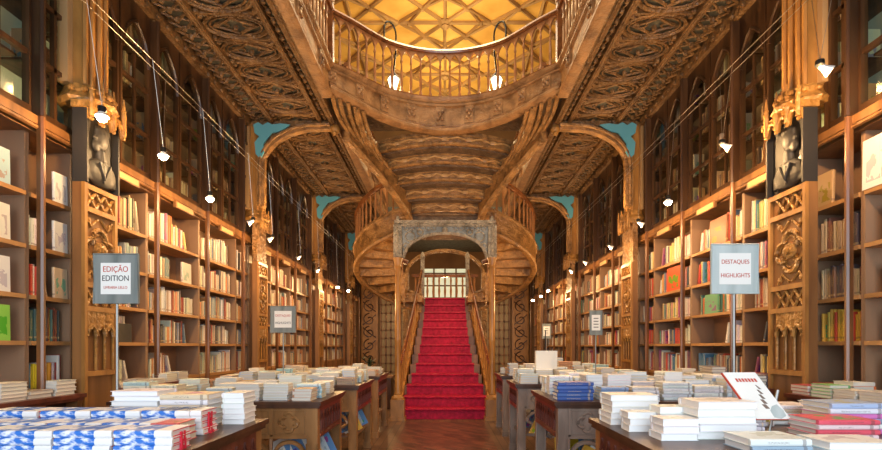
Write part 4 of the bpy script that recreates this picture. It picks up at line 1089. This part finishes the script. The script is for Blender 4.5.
# ------------------------------------------------------------------ tables
def table(x0, x1, y0, y1, label, wood_='table', solid=False, s=1, sloped=True, g='gothic display tables'):
    """s: +1 when the aisle is at the x0 end"""
    th = thing('display_table', ((x0+x1)/2, (y0+y1)/2, 0), label, 'table', g)
    put('table_top', MB().box(x0-.03,x1+.03,y0-.03,y1+.03,TZ-.03,TZ-.0008).box(x0-.015,x1+.015,y0-.015,y1+.015,TZ-.055,TZ-.03), 'dark', th)
    for (x, y) in ((x0+.05,y0+.05),(x1-.05,y0+.05),(x0+.05,y1-.05),(x1-.05,y1-.05)):
        b = MB().box(x-.045,x+.045,y-.045,y+.045,0,TZ-.056).box(x-.055,x+.055,y-.055,y+.055,0,.08)
        b.tube([(x-.045,y-.047,.12),(x-.045,y-.047,.6)], .008, 5); b.tube([(x+.045,y-.047,.12),(x+.045,y-.047,.6)], .008, 5)
        put('leg', b, wood_, th)
    # front and back aprons with quatrefoil panels
    z0, z1 = .66, TZ-.056
    for yy, yd in ((y0+.012, -1),(y1-.012, 1)):
        b = MB().box(x0+.09,x1-.09,yy-.008,yy+.012,z0,z1)
        n = max(2, round((x1-x0)/.36)); wc = (x1-x0-.18)/n
        yf = yy+yd*.012
        for i in range(n):
            cx = x0+.09+wc*(i+.5); cz = (z0+z1)/2
            b.tube([(u, yf, v) for u, v in lobes((cx,cz), .08)], .015, 5, True)
            b.box(cx-wc/2, cx-wc/2+.02, yy-.014, yy+.014, z0, z1)
            b.tube([(cx-wc/2+.03,yf,z0+.02),(cx+wc/2-.02,yf,z0+.02),(cx+wc/2-.02,yf,z1-.02),(cx-wc/2+.03,yf,z1-.02)], .006, 4, True)
        b.box(x0+.09,x1-.09,yy-.014,yy+.014,z0-.02,z0+.012)
        put('apron', b, wood_, th)
        b = MB()
        for i in range(n):
            cx = x0+.09+wc*(i+.5); pts = []
            for k in range(13):
                a = pi*k/12; pts.append((cx-(wc/2-.03)*cos(a), z0-.16+.11*sin(a)))
            b.tube([(u,yy,v) for u,v in pts], .02, 5)
            for e in (-1,1): b.tube([(cx+e*(wc/2-.03),yy,z0-.16),(cx+e*(wc/2-.09),yy,z0-.20)], .018, 5)
            b.tube([(cx-wc/2,yy,z0-.02),(cx-wc/2,yy,z0-.16)], .018, 5)
        put('valance', b, wood_, th)
    for xx in (x0+.012, x1-.012):
        b = MB().box(xx-.008,xx+.008,y0+.09,y1-.09,z0,z1)
        n = max(3, round((y1-y0)/.13)); wc = (y1-y0-.18)/n
        for i in range(n):
            cy = y0+.09+wc*(i+.5); e = -1 if xx < (x0+x1)/2 else 1
            b.tube([(xx+e*.010, cy-wc*.33, z0+.03),(xx+e*.010, cy-wc*.33, z0+.12),(xx+e*.010,cy,z0+.19),(xx+e*.010, cy+wc*.33, z0+.12),(xx+e*.010, cy+wc*.33, z0+.03)], .009, 4)
        b.box(xx-.013,xx+.013,y0+.09,y1-.09,z0-.02,z0+.01)
        put('side_apron', b, 'mahog' if wood_ != 'dark' else 'dark', th)
    if solid:
        b = MB().box(x0+.10,x1-.10,y0+.05,y0+.07,.05,z0-.021).box(x0+.10,x1-.10,y1-.07,y1-.05,.05,z0-.021)
        for xx in (x0+.03,x1-.05): b.box(xx,xx+.02,y0+.10,y1-.10,.05,z0-.021)
        put('cupboard_panel', b, wood_, th)
    else:
        # sloping lower shelf with a lip, books leaning on it
        put('lower_shelf', MB().prism([(y0+.10,.30),(y1-.10,.30),(y1-.10,.33),(y0+.10,.33)], lambda u,v,t: (t,u,v), x0+.06, x1-.06), wood_, th)
    return th
table(-3.05,-1.14, 1.85,3.06, 'dark wooden display table in front on the left, covered with blue-and-white books', 'table', True)
table(-2.75,-1.05, 4.05,5.00, 'golden gothic display table, second from the entrance on the left of the aisle')
table(-2.75,-1.03, 5.73,6.90, 'gothic display table, third from the entrance on the left of the aisle')
table(-2.75,-1.03, 7.55,8.75, 'gothic display table, fourth from the entrance on the left of the aisle')
table(.94,3.0-.1, 1.80,3.08, 'dark wooden display table in front on the right, covered with white stacks', 'table', True)
table(.93,2.68, 4.05,5.10, 'grey-brown gothic display table tinted for cool reflection, second on the right, under a navy stack', 'tabler')
table(.88,2.66, 5.95,6.77, 'grey-brown gothic display table tinted for cool reflection, third on the right of the aisle', 'tabler')
table(.90,2.66, 7.65,8.65, 'gothic display table tinted for cool reflection, fourth on the right of the aisle', 'tabler')
# books leaning on the lower shelves
def lean_book(x, y, z, w_, h, t, col, ang, rz, label):
    o = bpy.data.objects.new('leaning_book', SHELFBOOK); COL.objects.link(o)
    o.matrix_world = Matrix.Translation((x,y,z)) @ Matrix.Rotation(rz,4,'Z') @ Matrix.Rotation(ang,4,'Y') @ Matrix.Diagonal((w_,t,h,1)); o.color = (*col,1)
    tag(o, label, 'book', 'books leaning on the shelves under the tables')
q = 0
for (tx, ty, sgn, dsc) in ((-1.30,4.25,-1,'second left table'),(-1.28,6.0,-1,'third left table'),(1.22,4.25,1,'second right table'),(1.16,6.1,1,'third right table')):
    cols = [(.80,.45,.05),(.70,.72,.70),(.10,.25,.50),(.55,.66,.72),(.78,.76,.70)]
    for i in range(5):
        c = cols[i]; lean_book(tx-sgn*.0+sgn*.10*(i-2)*.6, ty+.0, .334, .17, .25, .022, c, sgn*.45, pi/2*0, '%s book leaning %s on the shelf under the %s' % (colname(c), ORD[i], dsc))
    for i in range(4):
        c = cols[(i+2)%5]; lean_book(tx+sgn*.10*(i-2)*.6, ty+.42, .334, .17, .26, .022, c, sgn*.45, 0, '%s book, %s of the farther leaning group under the %s' % (colname(c), ORD[i], dsc))
tag(put('yellow_bag', MB().prism([(1.05,.36),(1.25,.34),(1.26,.60),(1.20,.63),(1.19,.70),(1.11,.70),(1.10,.63),(1.04,.60)], lambda u,v,t: (u,t,v), 4.62,4.66), 'yellow'),
    'bright yellow bag hanging beneath the second right table', 'bag')

# ------------------------------------------------------------------ wall counters
def counter(s, xe, y0, y1, label):
    th = thing('wall_counter', (s*3.2, (y0+y1)/2, 0), label, 'counter')
    put('counter_top', MB().box(s*xe,s*3.395,y0,y1,.965,.9992).box(s*(xe+.02),s*3.395,y0+.01,y1-.01,.94,.965), 'mahog', th)
    b = MB().box(s*(xe+.12),s*3.395,y0+.02,y1-.02,0,.94); put('cupboard', b, 'dark', th)
    n = max(2, round((y1-y0)/.42))
    for i in range(n+1):
        y = y0+.05+(y1-y0-.10)*i/n
        b = MB().prism([(xe+.02,.94),(xe+.12,.94),(xe+.12,.55),(xe+.08,.62),(xe+.10,.75),(xe+.04,.82)], lambda u,v,t: (s*u,t,v), y-.03, y+.03); put('bracket', b, 'case', th)
counter(-1, 3.12, 2.6, 4.27, 'long dark counter along the left wall before the first pillar')
counter(-1, 3.12, 4.73, 6.2, 'dark counter along the left wall just past the first pillar')
counter(1, 2.95, 2.6, 4.27, 'long dark counter along the right wall before the first pillar')
counter(1, 2.95, 4.73, 6.5, 'dark bracketed counter along the right wall just past the first pillar')

# ------------------------------------------------------------------ sign stands
def text(body, size, loc, m, parent, rot=(pi/2,0,0)):
    d = bpy.data.curves.new('lettering', 'FONT'); d.body = body; d.size = size; d.align_x = 'CENTER'; d.align_y = 'CENTER'; d.extrude = .0006; d.materials.append(M[m])
    t_ = bpy.data.objects.new('lettering', d); COL.objects.link(t_); bpy.context.view_layer.update()
    me = bpy.data.meshes.new_from_object(t_.evaluated_get(bpy.context.evaluated_depsgraph_get())); bpy.data.objects.remove(t_)
    o = bpy.data.objects.new('lettering', me); COL.objects.link(o); o.parent = parent; o.location = Vector(loc)-wl(parent); o.rotation_euler = rot; return o
def sign(x, y, z, w_, h, base, fr, lines, label, pw=.68, tall=1.0):
    th = thing('sign_stand', (x, y, base), label, 'sign', 'framed signs on steel poles')
    b = MB().box(x-w_/2,x+w_/2,y-.012,y+.008,z-h/2,z+h/2)
    b.tube([(x-w_/2,y-.012,z-h/2),(x+w_/2,y-.012,z-h/2),(x+w_/2,y-.012,z+h/2),(x-w_/2,y-.012,z+h/2)], .008, 5, True); put('board', b, fr, th)
    put('paper', MB().box(x-w_*pw/2,x+w_*pw/2,y-.015,y-.012,z-h*.32,z+h*.32), 'paper', th)
    b = MB().lathe([(.008,base+.006),(.008,z-h/2)], (x,y+.0,0), 8).box(x-.01,x+.01,y+.008,y+.013,z-h/2,z)
    put('pole', b, 'steel', th); put('foot', MB().lathe([(.07,base),(.07,base+.006),(.01,base+.01)], (x,y,0), 16), 'steel', th)
    tsz = min(w_*pw*1.62/max(len(t) for t, m in lines if len(t) < 12), h*.19) if lines else 0
    if not lines:
        b = MB()
        for k in range(4): b.box(x-w_*.2,x+w_*.2,y-.017,y-.015,z-h*.2+h*.12*k,z-h*.2+h*.12*k+h*.03)
        put('printed_lines', b, 'ink', th)
    for k, (t, m) in enumerate(lines):
        zz = z+h*.62*(.5-(k+.5)/len(lines))*.9
        o = text(t, min(tsz, w_*pw*1.55/len(t) if len(t) > 12 else 9), (x, y-.0165, zz), m, th); o.scale = (1, 1.15, 1)
sign(-2.02, 3.02, 1.82, .27, .30, TZ, 'signframe', [('EDIÇÃO','red'),('EDITION','ink'),('LIVRARIA LELLO','red')], 'grey framed sign reading EDIÇÃO EDITION LIVRARIA LELLO on front left table')
sign(1.78, 3.02, 1.88, .285, .30, TZ, 'signpale', [('DESTAQUES','red'),('HIGHLIGHTS','red')], 'pale framed sign reading DESTAQUES HIGHLIGHTS on front right table')
sign(-1.93, 5.85, 1.73, .30, .31, TZ, 'signframe', [('DESTAQUES','red'),('HIGHLIGHTS','ink')], 'dark framed sign with two lines of lettering on third left table')
sign(1.86, 6.05, 1.70, .15, .30, TZ, 'signframe', [], 'narrow dark framed sign on third right table', .7)
sign(2.05, 9.9, 1.72, .17, .30, 0, 'signframe', [], 'small framed sign on a tall floor pole beyond the right tables', .75)
# white display easel on the third right table
th = thing('display_case', (1.36, 6.5, TZ), 'white box display with a thin pole standing among the books, third right table', 'display')
put('white_box', MB().box(1.20,1.48,6.46,6.54,TZ+.16,TZ+.40).box(1.19,1.49,6.44,6.56,TZ+.001,TZ+.16), 'paper', th)
put('pole', MB().lathe([(.007,TZ+.40),(.007,TZ+.66),(.02,TZ+.67)], (1.33,6.5,0), 8), 'iron', th)
# open display book leaning at the front right
th = thing('display_book', (1.74, 2.55, TZ), 'white picture book with red title leaning on a stand beside pink-striped stack', 'book')
def tilt(u, v, t): 
    a = R(58); return (1.56+u-v*.40, 2.46+v*cos(a)*.8+t*.8, TZ+.085+v*sin(a)-t*.3)
put('cover', MB().prism([(0,0),(.175,0),(.175,.27),(0,.27)], tilt, 0, .012), 'red', th)
put('front_cover', MB().prism([(.006,.003),(.177,.003),(.177,.272),(.006,.272)], tilt, -.004, -.0005), 'paper', th)
b = MB().prism([(.10,.012),(.13,.004),(.165,.02),(.172,.05),(.16,.085),(.13,.075),(.105,.05)], tilt, -.006, -.004); put('blue_flower', b, M['signpale'], th)
b = MB()
for k in range(7): b.prism([(.045+.016*k,.215),(.055+.016*k,.215),(.055+.016*k,.235),(.045+.016*k,.235)], tilt, -.006, -.004)
put('title', b, 'red', th)
b = MB()
for k in range(5): b.prism([(.09+.01*k,.06+.028*k),(.11+.008*k,.06+.028*k),(.105+.006*k,.085+.028*k),(.085+.01*k,.085+.028*k)], tilt, -.006, -.004)
put('illustration', b, M['tabler'], th)
put('stand', MB().tube([(1.72,2.60,TZ+.001),(1.78,2.62,TZ+.22)], .008, 6), 'steel', th)

# ------------------------------------------------------------------ tension wires and spotlights
for s, side in ((-1,'left'),(1,'right')):
    for x, z, d in ((2.80,4.17,'inner'),(2.90,4.19,'outer')):
        th = MB().tube([(s*x,1.5,z),(s*x,8.2,z-.04),(s*x,19.8,z)], .003, 5)
        tag(put('tension_wire', th, 'wire'), '%s of the two thin steel wires strung along the %s wall' % (d, side), 'wire')
LAMPS = [(-1,4.00,3.29,1,2.80),(-1,4.87,3.31,1,2.80),(-1,5.84,3.18,1,2.80),(-1,7.15,3.22,0,2.80),(-1,7.96,3.15,0,2.80),(-1,9.5,3.13,0,2.8),(-1,10.9,3.1,0,2.8),(-1,12.8,2.98,1,2.8),(-1,14.2,3.05,1,2.8),
         (1,3.66,3.47,0,2.8),(1,4.95,3.42,0,2.8),(1,6.15,3.23,1,2.8),(1,7.1,3.18,0,2.8),(1,8.4,3.11,0,2.8),(1,9.9,3.10,2,2.8),(1,11.0,3.1,2,2.8),(1,13.3,2.95,1,2.8),(1,14.3,2.9,1,2.8),(1,15.6,2.9,1,2.8)]
ct = {-1:0, 1:0}
for s, y, z, on, x in LAMPS:
    ct[s] += 1; side = 'left' if s < 0 else 'right'
    th = thing('spotlight', (s*x, y, z), '%s hanging spotlight from the entrance on the %s wires, %s' % (ORD[ct[s]-1], side, 'shining' if on == 1 else 'turned away'), 'spotlight', 'spotlights hung on the wires')
    put('suspension', MB().tube([(s*2.8,y-.18,4.16),(s*x,y,z+.07)], .0022, 5).tube([(s*2.9,y+.22,4.18),(s*x,y,z+.07)], .0022, 5), 'wire', th)
    put('holder', MB().lathe([(.012,z+.08),(.03,z+.07),(.032,z+.035),(.02,z+.02)], (s*x,y,0), 10), 'iron', th)
    if on == 1:
        put('reflector', MB().lathe([(.02,z+.03),(.05,z-.005),(.052,z-.01)], (s*x,y,0), 12), 'white', th)
        put('bulb', MB().ball((s*x,y,z-.012), .042, n=12), 'glow', th, smooth=True)
    else:
        # reflector turned towards the shelves
        b = MB(); ax = Vector((s*.75, -.2, -.6)).normalized(); p0 = Vector((s*x,y,z+.03))
        b.tube([p0, p0+ax*.04, p0+ax*.085], [.018,.024,.042], 10); put('reflector', b, 'white', th, smooth=True)
    if y < 14.5: light('spot_lamp', 'POINT', (s*(x-.02), y-.02, z-.09), (30 if on == 1 else 23)*(2.2 if s > 0 and y < 5 else 1), WARM, size=.03)
for yy in (4.9, 8.6, 11.6):    # added spots, no fixtures, aimed up to brighten the carved soffit
    for s in (-1, 1): light('gallery_wash', 'SPOT', (s*2.85, yy, 3.6), 34, (1,.66,.32), (R(180), R(s*18), 0), .06, spot=R(120))
for x, y, z, p in ((-1.3,7.6,3.4,16),(1.3,7.6,3.4,16),(0,10.9,3.3,22),(-1.5,9.6,2.2,22),(1.5,9.6,2.2,22),(0,16.5,3.0,40),(-2.2,17.5,2.6,18),(2.2,17.5,2.6,18)):
    light('stair_fill', 'POINT', (x,y,z), p*1.25, WARM, size=.12)  # added points without fixtures, brightening the staircase and the back

# security camera and plant and back desk
th = thing('security_camera', (3.22, 4.42, 3.13), 'small white dome security camera beside the first pillar on the right wall', 'camera')
put('mount', MB().box(3.20,3.30,4.36,4.44,3.12,3.15), 'white', th); put('dome', MB().ball((3.22,4.40,3.10), .04, n=10), 'white', th, smooth=True)
th = thing('desk', (-1.55, 11.4, 0), 'low dark wooden desk beyond the left tables beside the stair column', 'desk')
put('desk_top', MB().box(-2.0,-1.18,11.0,11.7,.70,.74), 'case', th); put('desk_body', MB().box(-1.96,-1.22,11.05,11.65,0,.70), 'dark', th)
th = thing('potted_plant', (-1.75, 11.3, .742), 'small dark leafy plant on the low desk left of the staircase', 'plant')
put('pot', MB().lathe([(.06,.742),(.09,.86),(.08,.86)], (-1.75,11.3,0), 10), 'iron', th)
b = MB()
for k in range(46):
    a = random.random()*2*pi; r = random.uniform(.03,.2); h = random.uniform(.9,1.16)
    c = Vector((-1.75+r*cos(a), 11.3+r*sin(a), h)); t = Vector((cos(a),sin(a),random.uniform(-.6,.8))).normalized()*.08; n_ = t.cross(Vector((0,0,1))).normalized()*.03
    b.add([c-t, c+n_, c+t, c-n_], [(0,1,2,3)])
    b.tube([(-1.75,11.3,.84), c-t], .004, 3)
put('foliage', b, 'leaf', th)
print('script bytes', len(open(__file__).read()) if '__file__' in globals() else '', 'objects', len(bpy.data.objects))
